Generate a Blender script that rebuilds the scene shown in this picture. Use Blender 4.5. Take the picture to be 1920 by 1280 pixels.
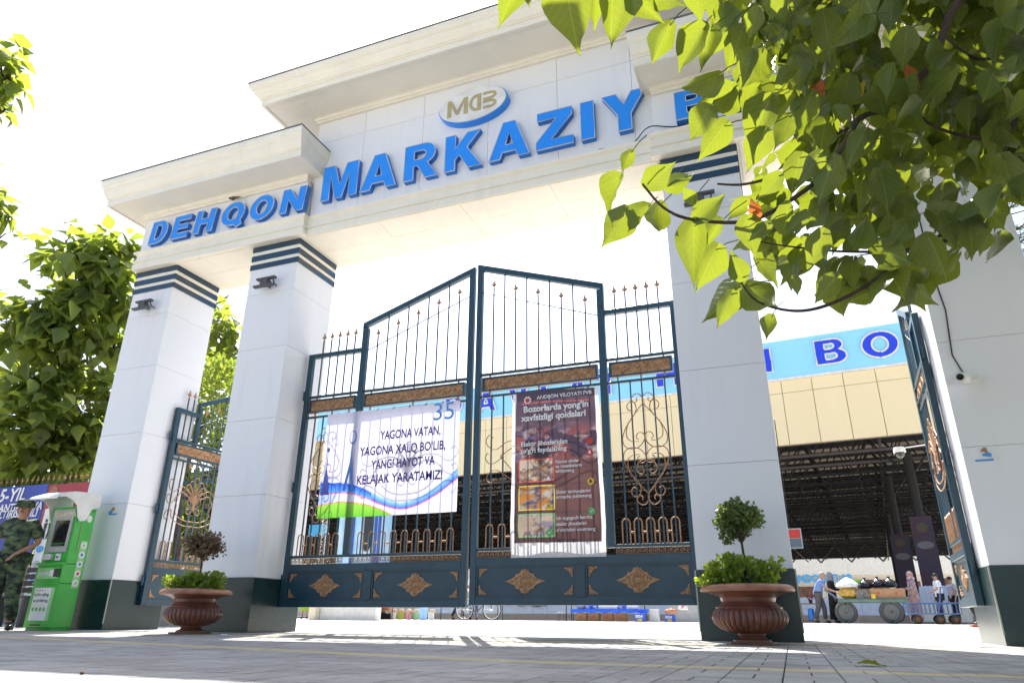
import bpy, bmesh, math, random
from math import sin, cos, pi, radians, sqrt, atan2
from mathutils import Vector, Matrix, noise as mnoise
from mathutils.geometry import tessellate_polygon
random.seed(7)
for o in list(bpy.data.objects): bpy.data.objects.remove(o)
S = bpy.context.scene
C = S.collection
# ------------------------------------------------------------------ camera
CH = 0.195
F = 1295.5
PI_, RO_, YA_ = radians(21.71), radians(0.40), radians(21.40)
_f = Vector((-sin(YA_)*cos(PI_), cos(YA_)*cos(PI_), sin(PI_)))
_r = Vector((cos(YA_), sin(YA_), 0)); _u = _r.cross(_f)
CR = _r*cos(RO_) + _u*sin(RO_); CU = -_r*sin(RO_) + _u*cos(RO_)
cam_d = bpy.data.cameras.new('camera'); cam = bpy.data.objects.new('camera', cam_d); C.objects.link(cam)
m = Matrix((CR, CU, -_f)).transposed().to_4x4(); m.translation = (0, 0, CH); cam.matrix_world = m
cam_d.lens = F/1920*36; cam_d.sensor_width = 36; cam_d.clip_start = 0.05; cam_d.clip_end = 2000
S.camera = cam
S.render.resolution_x, S.render.resolution_y = 1024, 682
# ------------------------------------------------------------------ sky, sun, exposure
SUN = Vector((-0.50, 1.0, 1.78)).normalized()          # towards the sun
elev = math.asin(SUN.z); azim = atan2(SUN.x, SUN.y)
W = bpy.data.worlds.new('World'); S.world = W; W.use_nodes = True
nt = W.node_tree; bg = nt.nodes['Background']
sky = nt.nodes.new('ShaderNodeTexSky'); sky.sky_type = 'NISHITA'; sky.sun_disc = False
sky.sun_elevation = elev; sky.sun_rotation = azim; sky.air_density = 1.0; sky.dust_density = 3.5; sky.ozone_density = 1.0
nt.links.new(sky.outputs[0], bg.inputs[0]); bg.inputs[1].default_value = 0.105
sd = bpy.data.lights.new('sun', 'SUN'); sd.energy = 5.0; sd.angle = radians(0.5); sd.color = (1.0, 0.96, 0.88)
so = bpy.data.objects.new('sun', sd); C.objects.link(so); so.rotation_euler = SUN.to_track_quat('Z', 'Y').to_euler(); so.location = (-6, 12, 22)
S.view_settings.view_transform = 'Standard'; S.view_settings.look = 'None'
S.view_settings.exposure = 1.56; S.view_settings.gamma = 1.0; S.view_settings.use_curve_mapping = False

# ------------------------------------------------------------------ helpers
def ray(px, py):
    return (CR*((px-960)/F) - CU*((py-640)/F) + _f)
def atY(px, py, Y):
    d = ray(px, py); t = Y/d.y; return Vector((d.x*t, Y, CH+d.z*t))
def atD(px, py, D):
    d = ray(px, py).normalized(); return Vector((0, 0, CH)) + d*D
def gx(px, Y):                                     # X of image column px at ground level, depth Y
    return atY(px, 1163, Y).x
def gz(x, y):                                      # terrain height
    if y < 8.3: return 0.0
    return 0.07*min(1.0, (y-8.3)/5.7)

MATS = {}
def mat(name, col, rough=0.6, metal=0.0, col2=None, nscale=6.0, bump=0.0, bscale=60.0, spec=0.5, trans=0.0, emis=0.0, coat=0.0, detail=4.0, spread=0.35):
    if name in MATS: return MATS[name]
    m = bpy.data.materials.new(name); m.use_nodes = True; MATS[name] = m
    n = m.node_tree; b = n.nodes['Principled BSDF']; L = n.links
    b.inputs['Roughness'].default_value = rough; b.inputs['Metallic'].default_value = metal
    b.inputs['Specular IOR Level'].default_value = spec
    if coat: b.inputs['Coat Weight'].default_value = coat; b.inputs['Coat Roughness'].default_value = 0.15
    c1 = (*col, 1)
    if col2 is None: col2 = tuple(c*0.82 for c in col)
    tc = n.nodes.new('ShaderNodeTexCoord'); ns = n.nodes.new('ShaderNodeTexNoise')
    ns.inputs['Scale'].default_value = nscale; ns.inputs['Detail'].default_value = detail
    L.new(tc.outputs['Object'], ns.inputs['Vector'])
    rp = n.nodes.new('ShaderNodeValToRGB'); rp.color_ramp.elements[0].position = 0.5-spread/2; rp.color_ramp.elements[1].position = 0.5+spread/2
    rp.color_ramp.elements[0].color = (*col2, 1); rp.color_ramp.elements[1].color = c1
    L.new(ns.outputs['Fac'], rp.inputs['Fac']); L.new(rp.outputs['Color'], b.inputs['Base Color'])
    if bump:
        n2 = n.nodes.new('ShaderNodeTexNoise'); n2.inputs['Scale'].default_value = bscale; n2.inputs['Detail'].default_value = 5
        L.new(tc.outputs['Object'], n2.inputs['Vector'])
        bp = n.nodes.new('ShaderNodeBump'); bp.inputs['Strength'].default_value = bump; bp.inputs['Distance'].default_value = 0.01
        L.new(n2.outputs['Fac'], bp.inputs['Height']); L.new(bp.outputs['Normal'], b.inputs['Normal'])
    if trans:
        tr = n.nodes.new('ShaderNodeBsdfTranslucent'); L.new(rp.outputs['Color'], tr.inputs['Color'])
        mx = n.nodes.new('ShaderNodeMixShader'); mx.inputs['Fac'].default_value = trans
        L.new(b.outputs[0], mx.inputs[1]); L.new(tr.outputs[0], mx.inputs[2]); L.new(mx.outputs[0], n.nodes['Material Output'].inputs['Surface'])
    if emis:
        b.inputs['Emission Color'].default_value = c1; b.inputs['Emission Strength'].default_value = emis
    return m
def print_mat(name, trans=0.35, rough=0.5):
    """flat print: colour attribute 'print' on cloth or vinyl"""
    if name in MATS: return MATS[name]
    m = bpy.data.materials.new(name); m.use_nodes = True; MATS[name] = m
    n = m.node_tree; b = n.nodes['Principled BSDF']; L = n.links
    a = n.nodes.new('ShaderNodeVertexColor'); a.layer_name = 'print'
    L.new(a.outputs['Color'], b.inputs['Base Color']); b.inputs['Roughness'].default_value = rough
    if trans:
        tr = n.nodes.new('ShaderNodeBsdfTranslucent'); L.new(a.outputs['Color'], tr.inputs['Color'])
        mx = n.nodes.new('ShaderNodeMixShader'); mx.inputs['Fac'].default_value = trans
        L.new(b.outputs[0], mx.inputs[1]); L.new(tr.outputs[0], mx.inputs[2]); L.new(mx.outputs[0], n.nodes['Material Output'].inputs['Surface'])
    return m

class MB:
    def __init__(s): s.v = []; s.f = []; s.mi = []; s.cur = 0
    def add(s, vs, fs):
        b = len(s.v); s.v += [tuple(v) for v in vs]
        for f in fs: s.f.append([i+b for i in f]); s.mi.append(s.cur)
        return s
    def box(s, x0, x1, y0, y1, z0, z1):
        if x0 > x1: x0, x1 = x1, x0
        if y0 > y1: y0, y1 = y1, y0
        if z0 > z1: z0, z1 = z1, z0
        v = [(x0,y0,z0),(x1,y0,z0),(x1,y1,z0),(x0,y1,z0),(x0,y0,z1),(x1,y0,z1),(x1,y1,z1),(x0,y1,z1)]
        return s.add(v, [(0,3,2,1),(4,5,6,7),(0,1,5,4),(1,2,6,5),(2,3,7,6),(3,0,4,7)])
    def bbox(s, x0, x1, y0, y1, z0, z1, c):         # box with chamfered edges
        if x0 > x1: x0, x1 = x1, x0
        if y0 > y1: y0, y1 = y1, y0
        if z0 > z1: z0, z1 = z1, z0
        bm = bmesh.new(); r = bmesh.ops.create_cube(bm, size=1)
        for v in bm.verts: v.co = Vector(((x0+x1)/2+v.co.x*(x1-x0), (y0+y1)/2+v.co.y*(y1-y0), (z0+z1)/2+v.co.z*(z1-z0)))
        bmesh.ops.bevel(bm, geom=list(bm.edges), offset=c, segments=1, affect='EDGES')
        s.bm(bm); return s
    def bm(s, bm, M=None):
        bm.verts.index_update()
        s.add([(M @ v.co if M else v.co) for v in bm.verts], [[v.index for v in f.verts] for f in bm.faces]); bm.free(); return s
    def tube(s, pts, r, n=6, r2=None, caps=True):
        pts = [Vector(p) for p in pts]; k = len(pts); rings = []; up = None
        for i, p in enumerate(pts):
            t = (pts[min(i+1, k-1)]-pts[max(i-1, 0)])
            if t.length < 1e-9: t = Vector((0,0,1))
            t.normalize()
            if up is None: up = Vector((0,0,1)) if abs(t.z) < 0.9 else Vector((1,0,0))
            a = t.cross(up)
            if a.length < 1e-6: a = t.orthogonal()
            a.normalize(); b = t.cross(a); up = -b if False else b.cross(t) if False else up
            rr = r if r2 is None else r+(r2-r)*i/(k-1)
            rings.append([p + a*cos(2*pi*j/n+pi/n)*rr + b*sin(2*pi*j/n+pi/n)*rr for j in range(n)])
        vs = [v for rg in rings for v in rg]; fs = []
        for i in range(k-1):
            for j in range(n): fs.append((i*n+j, i*n+(j+1)%n, (i+1)*n+(j+1)%n, (i+1)*n+j))
        if caps: fs.append(list(range(n-1, -1, -1))); fs.append([(k-1)*n+j for j in range(n)])
        return s.add(vs, fs)
    def lathe(s, prof, n=24, c=(0,0,0), flute=None):
        vs = []; fs = []
        for i, (r, z) in enumerate(prof):
            for j in range(n):
                a = 2*pi*j/n; rr = r
                if flute: rr = r*(1+flute(i, j, z))
                vs.append((c[0]+rr*cos(a), c[1]+rr*sin(a), c[2]+z))
        for i in range(len(prof)-1):
            for j in range(n): fs.append((i*n+j, i*n+(j+1)%n, (i+1)*n+(j+1)%n, (i+1)*n+j))
        fs.append(list(range(n-1,-1,-1))); fs.append([(len(prof)-1)*n+j for j in range(n)])
        return s.add(vs, fs)
    def poly(s, loops, y0, y1, M=None):
        """loops in the XZ plane (first outer, others holes), extruded from y0 (front) to y1"""
        L = [[Vector((p[0], p[1], 0)) for p in l] for l in loops]
        tr = tessellate_polygon(L); flat = [p for l in L for p in l]; n = len(flat)
        vs = [Vector((p.x, y0, p.y)) for p in flat] + [Vector((p.x, y1, p.y)) for p in flat]
        if M: vs = [M @ v for v in vs]
        fs = [tuple(t) for t in tr] + [tuple(n+i for i in reversed(t)) for t in tr]; b = 0
        for l in L:
            k = len(l)
            for i in range(k): fs.append((b+i, b+(i+1)%k, n+b+(i+1)%k, n+b+i))
            b += k
        return s.add(vs, fs)
    def ell(s, c, r, nu=12, nv=8, M=None):
        vs = []; fs = []
        for i in range(nv+1):
            th = pi*i/nv
            for j in range(nu):
                a = 2*pi*j/nu; p = Vector((r[0]*sin(th)*cos(a), r[1]*sin(th)*sin(a), r[2]*cos(th)))
                if M: p = M @ p
                vs.append(p+Vector(c))
        for i in range(nv):
            for j in range(nu): fs.append((i*nu+j, (i+1)*nu+j, (i+1)*nu+(j+1)%nu, i*nu+(j+1)%nu))
        return s.add(vs, fs)
    def mesh(s, name, mats, smooth=False):
        me = bpy.data.meshes.new(name); me.from_pydata(s.v, [], s.f)
        if not isinstance(mats, (list, tuple)): mats = [mats]
        for m in mats: me.materials.append(m)
        if len(mats) > 1: me.polygons.foreach_set('material_index', s.mi)
        bm = bmesh.new(); bm.from_mesh(me); bmesh.ops.remove_doubles(bm, verts=bm.verts, dist=1e-6); bmesh.ops.recalc_face_normals(bm, faces=bm.faces); bm.to_mesh(me); bm.free()
        if smooth: 
            me.polygons.foreach_set('use_smooth', [True]*len(me.polygons)); me.set_sharp_from_angle(angle=radians(38))
        return me
    def build(s, name, mats, parent=None, loc=None, rz=0, smooth=False, kind=None):
        return put(name, s.mesh(name, mats, smooth), parent, loc, rz, kind)
def put(name, me, parent=None, loc=None, rz=0, kind=None):
    o = bpy.data.objects.new(name, me); C.objects.link(o)
    if parent: o.parent = parent
    if loc is not None: o.location = loc
    if rz: o.rotation_euler = (0, 0, rz)
    if kind: o['kind'] = kind
    return o
def thing(name, label, cat, loc=(0,0,0), rz=0, group=None):
    o = bpy.data.objects.new(name, None); C.objects.link(o); o.location = loc; o.rotation_euler = (0,0,rz)
    o.empty_display_size = 0.1
    tag(o, label, cat, group); return o
def tag(o, label, cat, group=None):
    o['label'] = label; o['category'] = cat
    if group: o['group'] = group
    return o
def smooth(pts, k=6, closed=False):
    P = [Vector(p) for p in pts]; out = []; n = len(P)
    rng = range(n if closed else n-1)
    for i in rng:
        if closed: a, b, c, d = P[(i-1)%n], P[i], P[(i+1)%n], P[(i+2)%n]
        else: a, b, c, d = P[max(i-1,0)], P[i], P[i+1], P[min(i+2,n-1)]
        for j in range(k):
            t = j/k; out.append(0.5*((2*b)+(c-a)*t+(2*a-5*b+4*c-d)*t*t+(3*b-a-3*c+d)*t**3))
    if not closed: out.append(P[-1])
    return out
def arc(cx, cz, rx, rz_, a0, a1, n=12):
    return [(cx+rx*cos(radians(a0+(a1-a0)*i/n)), cz+rz_*sin(radians(a0+(a1-a0)*i/n))) for i in range(n+1)]
FONT = bpy.data.fonts.load('<builtin>') if False else None
def text_mesh(txt, size, mt, bold=0.0, ext=0.0, align='LEFT', spacing=1.0, shear=0.0, sx=1.0, line=0.9):
    cu = bpy.data.curves.new('t', 'FONT'); cu.body = txt; cu.size = size; cu.offset = bold; cu.extrude = ext
    cu.align_x = align; cu.space_character = spacing; cu.shear = shear; cu.resolution_u = 3; cu.space_line = line
    ob = bpy.data.objects.new('t', cu); C.objects.link(ob)
    me = bpy.data.meshes.new_from_object(ob); bpy.data.objects.remove(ob); bpy.data.curves.remove(cu)
    # text is in XY; stand it up in XZ facing -Y
    for v in me.vertices: v.co = Vector((v.co.x*sx, -v.co.z, v.co.y))
    me.materials.clear(); me.materials.append(mt); return me
def text_part(name, txt, size, mt, parent, loc, rz=0, **k):
    me = text_mesh(txt, size, mt, **k); o = put(name, me, parent, loc, rz); return o

# ------------------------------------------------------------------ materials
M_white = mat('white_cladding', (0.79,0.795,0.83), 0.28, col2=(0.75,0.76,0.80), nscale=1.6, bump=0.04, bscale=9, spread=0.6)
def weather(m, amt, dirt=(0.42,0.40,0.35)):
    n = m.node_tree; L = n.links; b = n.nodes['Principled BSDF']; src = b.inputs['Base Color'].links[0].from_socket
    geo = n.nodes.new('ShaderNodeNewGeometry'); mp = n.nodes.new('ShaderNodeMapping'); mp.inputs['Scale'].default_value = (7,7,0.55); L.new(geo.outputs['Position'], mp.inputs['Vector'])
    ns = n.nodes.new('ShaderNodeTexNoise'); ns.inputs['Scale'].default_value = 1.0; ns.inputs['Detail'].default_value = 7; ns.inputs['Roughness'].default_value = 0.65; L.new(mp.outputs[0], ns.inputs['Vector'])
    n2 = n.nodes.new('ShaderNodeTexNoise'); n2.inputs['Scale'].default_value = 0.8; n2.inputs['Detail'].default_value = 4; L.new(geo.outputs['Position'], n2.inputs['Vector'])
    rp = n.nodes.new('ShaderNodeValToRGB'); rp.color_ramp.elements[0].position = 0.50; rp.color_ramp.elements[1].position = 0.78; L.new(ns.outputs['Fac'], rp.inputs['Fac'])
    r2 = n.nodes.new('ShaderNodeValToRGB'); r2.color_ramp.elements[0].position = 0.42; r2.color_ramp.elements[1].position = 0.62; L.new(n2.outputs['Fac'], r2.inputs['Fac'])
    mu = n.nodes.new('ShaderNodeMath'); mu.operation = 'MULTIPLY'; L.new(rp.outputs[0], mu.inputs[0]); L.new(r2.outputs[0], mu.inputs[1])
    oi = n.nodes.new('ShaderNodeObjectInfo'); ad = n.nodes.new('ShaderNodeMath'); ad.operation = 'MULTIPLY_ADD'; ad.inputs[1].default_value = 0.10; L.new(oi.outputs['Random'], ad.inputs[0]); L.new(mu.outputs[0], ad.inputs[2])
    m2 = n.nodes.new('ShaderNodeMath'); m2.operation = 'MULTIPLY'; m2.inputs[1].default_value = amt; L.new(ad.outputs[0], m2.inputs[0])
    mx = n.nodes.new('ShaderNodeMixRGB'); mx.inputs['Color2'].default_value = (*dirt,1); L.new(m2.outputs[0], mx.inputs['Fac']); L.new(src, mx.inputs['Color1']); L.new(mx.outputs[0], b.inputs['Base Color'])
weather(M_white, 0.42, (0.50,0.49,0.46))
M_plaster = mat('cornice_plaster', (0.84,0.80,0.70), 0.6, col2=(0.78,0.735,0.64), nscale=3.0, bump=0.12, bscale=40, spread=0.5)
weather(M_plaster, 0.26, (0.48,0.43,0.34))
M_core = mat('panel_core', (0.30,0.30,0.29), 0.9)  # plain grey core behind the cladding panels, seen in their joints
M_dark = mat('dark_green_cladding', (0.010,0.034,0.036), 0.24, col2=(0.007,0.024,0.027), nscale=2.5, coat=0.08, bump=0.03, bscale=6)
M_trimc = mat('worn_edge_trim', (0.42,0.43,0.38), 0.4, 0.3)
M_flash = mat('grey_metal_flashing', (0.20,0.20,0.21), 0.5, 0.3)
M_gate = mat('blue_green_gate_paint', (0.017,0.058,0.090), 0.34, col2=(0.012,0.042,0.064), nscale=5, coat=0.1, bump=0.06, bscale=30)
M_bronze = mat('bronze_paint', (0.42,0.24,0.13), 0.5, 0.15, col2=(0.24,0.125,0.07), nscale=40, bump=0.5, bscale=90)
M_bronzed = mat('bronze_relief', (0.50,0.29,0.14), 0.5, 0.15, col2=(0.24,0.12,0.06), nscale=38, bump=0.9, bscale=60)
M_urn = mat('glazed_brown_terracotta', (0.22,0.080,0.050), 0.36, col2=(0.10,0.038,0.026), nscale=5, coat=0.15, bump=0.12, bscale=24)
M_urnrim = mat('terracotta_rim', (0.42,0.19,0.11), 0.45, col2=(0.26,0.11,0.06), nscale=9, bump=0.4, bscale=30)
M_soil = mat('soil', (0.05,0.035,0.025), 0.95, bump=0.5)
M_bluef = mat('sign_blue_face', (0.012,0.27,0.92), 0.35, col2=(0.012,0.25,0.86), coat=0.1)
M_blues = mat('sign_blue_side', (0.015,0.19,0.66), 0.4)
M_trim = mat('sign_pale_trim', (0.55,0.58,0.62), 0.4)
M_gold = mat('gold_lettering', (0.50,0.42,0.22), 0.4, 0.2)
M_plastic = mat('white_plastic', (0.78,0.78,0.76), 0.35)
M_black = mat('black_plastic', (0.02,0.02,0.022), 0.4)
M_lamp = mat('floodlight_grey', (0.10,0.095,0.10), 0.45, 0.3)
M_glass = mat('dark_glass', (0.015,0.018,0.02), 0.05, spec=0.8)
M_green = mat('kiosk_green', (0.035,0.42,0.04), 0.32, col2=(0.03,0.37,0.035), coat=0.2)
M_kwhite = mat('kiosk_white', (0.75,0.75,0.73), 0.4)
M_kgrey = mat('kiosk_grey', (0.42,0.42,0.42), 0.45)
M_paper = mat('printed_paper', (0.78,0.78,0.77), 0.6)
M_ink = mat('dark_ink', (0.03,0.03,0.035), 0.6)
M_inkw = mat('white_ink', (0.80,0.80,0.80), 0.6)
M_inkb = mat('navy_ink', (0.045,0.03,0.22), 0.6)
M_inkc = mat('light_blue_ink', (0.08,0.32,0.72), 0.6)
M_red = mat('red_paint', (0.62,0.04,0.03), 0.5)
M_yellow = mat('yellow_paint', (0.75,0.50,0.03), 0.5)
M_greenp = mat('green_print', (0.10,0.45,0.12), 0.5)
M_bark = mat('bark', (0.085,0.06,0.045), 0.9, col2=(0.04,0.03,0.024), nscale=18, bump=0.8, bscale=40)
M_twig = mat('green_twig', (0.12,0.12,0.045), 0.7)
M_skin = mat('skin', (0.42,0.23,0.15), 0.5, col2=(0.38,0.19,0.12), nscale=12)

def leaf_mat(name, c1, c2, tr=(0.55,0.75,0.05), tf=0.5, rough=0.4, vein=True):
    m = bpy.data.materials.new(name); m.use_nodes = True; n = m.node_tree; b = n.nodes['Principled BSDF']; L = n.links
    oi = n.nodes.new('ShaderNodeObjectInfo'); ns = n.nodes.new('ShaderNodeTexNoise'); ns.inputs['Scale'].default_value = 1.1
    geo = n.nodes.new('ShaderNodeNewGeometry'); L.new(geo.outputs['Position'], ns.inputs['Vector'])
    add = n.nodes.new('ShaderNodeMath'); add.operation = 'ADD'; L.new(oi.outputs['Random'], add.inputs[0]); L.new(ns.outputs['Fac'], add.inputs[1])
    ri = n.nodes.new('ShaderNodeMath'); ri.operation = 'ADD'; L.new(add.outputs[0], ri.inputs[0]); L.new(geo.outputs['Random Per Island'], ri.inputs[1])
    mu = n.nodes.new('ShaderNodeMath'); mu.operation = 'MULTIPLY'; mu.inputs[1].default_value = 0.4; L.new(ri.outputs[0], mu.inputs[0])
    rp = n.nodes.new('ShaderNodeValToRGB'); rp.color_ramp.elements[0].color = (*c1,1); rp.color_ramp.elements[1].color = (*c2,1)
    L.new(mu.outputs[0], rp.inputs['Fac']); col = rp.outputs['Color']
    b.inputs['Roughness'].default_value = rough; b.inputs['Specular IOR Level'].default_value = 0.4
    if vein:
        uv = n.nodes.new('ShaderNodeUVMap'); uv.uv_map = 'UVMap'; sp = n.nodes.new('ShaderNodeSeparateXYZ'); L.new(uv.outputs[0], sp.inputs[0])
        ab = n.nodes.new('ShaderNodeMath'); ab.operation = 'ABSOLUTE'; L.new(sp.outputs[0], ab.inputs[0])
        # side veins: lines of constant (v - 0.7|u|)
        s1 = n.nodes.new('ShaderNodeMath'); s1.operation = 'MULTIPLY'; s1.inputs[1].default_value = 0.9; L.new(ab.outputs[0], s1.inputs[0])
        s2 = n.nodes.new('ShaderNodeMath'); s2.operation = 'SUBTRACT'; L.new(sp.outputs[1], s2.inputs[0]); L.new(s1.outputs[0], s2.inputs[1])
        s3 = n.nodes.new('ShaderNodeMath'); s3.operation = 'MULTIPLY'; s3.inputs[1].default_value = 7.0; L.new(s2.outputs[0], s3.inputs[0])
        s4 = n.nodes.new('ShaderNodeMath'); s4.operation = 'FRACT'; L.new(s3.outputs[0], s4.inputs[0])
        s5 = n.nodes.new('ShaderNodeMath'); s5.operation = 'LESS_THAN'; s5.inputs[1].default_value = 0.07; L.new(s4.outputs[0], s5.inputs[0])
        m5 = n.nodes.new('ShaderNodeMath'); m5.operation = 'LESS_THAN'; m5.inputs[1].default_value = 0.014; L.new(ab.outputs[0], m5.inputs[0])
        mx5 = n.nodes.new('ShaderNodeMath'); mx5.operation = 'MAXIMUM'; L.new(s5.outputs[0], mx5.inputs[0]); L.new(m5.outputs[0], mx5.inputs[1])
        f5 = n.nodes.new('ShaderNodeMath'); f5.operation = 'MULTIPLY'; f5.inputs[1].default_value = 0.65; L.new(mx5.outputs[0], f5.inputs[0])
        mc = n.nodes.new('ShaderNodeMixRGB'); mc.inputs['Color2'].default_value = (0.20,0.26,0.07,1); L.new(f5.outputs[0], mc.inputs['Fac']); L.new(col, mc.inputs['Color1']); col = mc.outputs[0]
        bp = n.nodes.new('ShaderNodeBump'); bp.inputs['Strength'].default_value = 0.35; bp.inputs['Distance'].default_value = 0.004; L.new(s4.outputs[0], bp.inputs['Height']); L.new(bp.outputs[0], b.inputs['Normal'])
    L.new(col, b.inputs['Base Color'])
    t = n.nodes.new('ShaderNodeBsdfTranslucent'); tm = n.nodes.new('ShaderNodeMixRGB'); tm.blend_type = 'MIX'; tm.inputs['Fac'].default_value = 0.75
    L.new(col, tm.inputs['Color1']); tm.inputs['Color2'].default_value = (*tr,1); L.new(tm.outputs[0], t.inputs['Color'])
    mx = n.nodes.new('ShaderNodeMixShader'); mx.inputs['Fac'].default_value = tf; L.new(b.outputs[0], mx.inputs[1]); L.new(t.outputs[0], mx.inputs[2])
    L.new(mx.outputs[0], n.nodes['Material Output'].inputs['Surface']); return m
M_leafn = leaf_mat('near_leaf', (0.038,0.068,0.020), (0.080,0.115,0.032), tr=(0.45,0.53,0.025), tf=0.33)
M_leaff = leaf_mat('far_leaf', (0.05,0.085,0.028), (0.16,0.21,0.06), tr=(0.46,0.56,0.05), tf=0.48, vein=False)
M_leafp = leaf_mat('pine_needle', (0.035,0.07,0.025), (0.07,0.11,0.04), tr=(0.2,0.3,0.05), tf=0.25, vein=False)
M_shrub = leaf_mat('shrub_leaf', (0.08,0.15,0.025), (0.24,0.34,0.05), tr=(0.5,0.62,0.05), tf=0.45, vein=False)
M_dry = leaf_mat('dry_leaf', (0.12,0.08,0.045), (0.22,0.15,0.09), tr=(0.3,0.2,0.1), tf=0.25, vein=False)
M_yleaf = leaf_mat('yellow_leaf', (0.5,0.38,0.03), (0.6,0.45,0.05), tr=(0.8,0.6,0.05), tf=0.4, vein=False)
M_brleaf = leaf_mat('brown_leaf', (0.30,0.08,0.02), (0.4,0.14,0.04), tr=(0.7,0.2,0.04), tf=0.4, vein=False)

# ================================================================== GROUND
def world_paving(name, yellow=True, tiles=False):
    m = bpy.data.materials.new(name); m.use_nodes = True; n = m.node_tree; b = n.nodes['Principled BSDF']; L = n.links
    geo = n.nodes.new('ShaderNodeNewGeometry'); oi = n.nodes.new('ShaderNodeObjectInfo')
    n1 = n.nodes.new('ShaderNodeTexNoise'); n1.inputs['Scale'].default_value = 0.9; n1.inputs['Detail'].default_value = 6; L.new(geo.outputs['Position'], n1.inputs['Vector'])
    n2 = n.nodes.new('ShaderNodeTexNoise'); n2.inputs['Scale'].default_value = 160; n2.inputs['Detail'].default_value = 3; L.new(geo.outputs['Position'], n2.inputs['Vector'])
    rp = n.nodes.new('ShaderNodeValToRGB'); rp.color_ramp.elements[0].color = (0.26,0.26,0.268,1); rp.color_ramp.elements[1].color = (0.38,0.377,0.375,1)
    rp.color_ramp.elements[0].position = 0.3; rp.color_ramp.elements[1].position = 0.7
    ad = n.nodes.new('ShaderNodeMath'); ad.operation = 'ADD'; L.new(n1.outputs['Fac'], ad.inputs[0])
    rs = n.nodes.new('ShaderNodeMath'); rs.operation = 'MULTIPLY_ADD'; rs.inputs[1].default_value = 0.22; rs.inputs[2].default_value = -0.11
    isl = n.nodes.new('ShaderNodeMath'); isl.operation = 'ADD'; L.new(oi.outputs['Random'], isl.inputs[0]); L.new(geo.outputs['Random Per Island'], isl.inputs[1])
    fr = n.nodes.new('ShaderNodeMath'); fr.operation = 'FRACT'; L.new(isl.outputs[0], fr.inputs[0]); L.new(fr.outputs[0], rs.inputs[0]); L.new(rs.outputs[0], ad.inputs[1])
    L.new(ad.outputs[0], rp.inputs['Fac']); col = rp.outputs['Color']
    gr = n.nodes.new('ShaderNodeMixRGB'); gr.blend_type = 'MULTIPLY'; gr.inputs['Fac'].default_value = 0.35; L.new(col, gr.inputs['Color1'])
    g2 = n.nodes.new('ShaderNodeValToRGB'); g2.color_ramp.elements[0].position = 0.35; g2.color_ramp.elements[0].color = (0.45,0.45,0.45,1); g2.color_ramp.elements[1].position = 0.6
    L.new(n2.outputs['Fac'], g2.inputs['Fac']); L.new(g2.outputs[0], gr.inputs['Color2']); col = gr.outputs[0]
    n3 = n.nodes.new('ShaderNodeTexNoise'); n3.inputs['Scale'].default_value = 2.3; n3.inputs['Detail'].default_value = 8; n3.inputs['Roughness'].default_value = 0.7; L.new(geo.outputs['Position'], n3.inputs['Vector'])
    r3 = n.nodes.new('ShaderNodeValToRGB'); r3.color_ramp.elements[0].position = 0.40; r3.color_ramp.elements[0].color = (0.66,0.64,0.60,1); r3.color_ramp.elements[1].position = 0.58; L.new(n3.outputs['Fac'], r3.inputs['Fac'])
    ms = n.nodes.new('ShaderNodeMixRGB'); ms.blend_type = 'MULTIPLY'; ms.inputs['Fac'].default_value = 0.8; L.new(col, ms.inputs['Color1']); L.new(r3.outputs[0], ms.inputs['Color2']); col = ms.outputs[0]
    if yellow:                                  # worn painted line
        sp = n.nodes.new('ShaderNodeSeparateXYZ'); L.new(geo.outputs['Position'], sp.inputs[0])
        def M(op, a, bb, c=None):
            q = n.nodes.new('ShaderNodeMath'); q.operation = op
            for i, v in enumerate((a, bb, c)):
                if v is None: continue
                if isinstance(v, (int, float)): q.inputs[i].default_value = v
                else: L.new(v, q.inputs[i])
            return q.outputs[0]
        k = M('MULTIPLY', M('MAXIMUM', M('MULTIPLY_ADD', sp.outputs[0], -1.0, -1.3), 0.0), 0.235)
        ln = M('ABSOLUTE', M('SUBTRACT', M('SUBTRACT', sp.outputs[1], 3.36), k), None)
        a = M('LESS_THAN', ln, 0.075)
        l2 = M('LESS_THAN', M('ABSOLUTE', M('SUBTRACT', sp.outputs[1], 6.15), None), 0.10)
        a = M('MAXIMUM', a, l2)
        wear = n.nodes.new('ShaderNodeTexNoise'); wear.inputs['Scale'].default_value = 14; wear.inputs['Detail'].default_value = 6; L.new(geo.outputs['Position'], wear.inputs['Vector'])
        wr = n.nodes.new('ShaderNodeValToRGB'); wr.color_ramp.elements[0].position = 0.3; wr.color_ramp.elements[0].color = (0.35,0.35,0.35,1); wr.color_ramp.elements[1].position = 0.55; L.new(wear.outputs['Fac'], wr.inputs['Fac'])
        my = n.nodes.new('ShaderNodeMixRGB'); my.inputs['Color2'].default_value = (0.52,0.42,0.14,1)
        L.new(M('MULTIPLY', a, M('MULTIPLY', wr.outputs[0], 0.8)), my.inputs['Fac']); L.new(col, my.inputs['Color1']); col = my.outputs[0]
    L.new(col, b.inputs['Base Color']); b.inputs['Roughness'].default_value = 0.62
    bp = n.nodes.new('ShaderNodeBump'); bp.inputs['Strength'].default_value = 0.3; bp.inputs['Distance'].default_value = 0.003; L.new(n2.outputs['Fac'], bp.inputs['Height']); L.new(bp.outputs[0], b.inputs['Normal'])
    return m
M_paver = world_paving('concrete_paver')
M_plaza = mat('pale_plaza_concrete', (0.50,0.48,0.44), 0.8, col2=(0.42,0.40,0.37), nscale=0.5, bump=0.2, bscale=30)
M_joint = mat('paver_joint_sand', (0.09,0.085,0.075), 0.95, bump=0.5, bscale=80)
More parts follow.
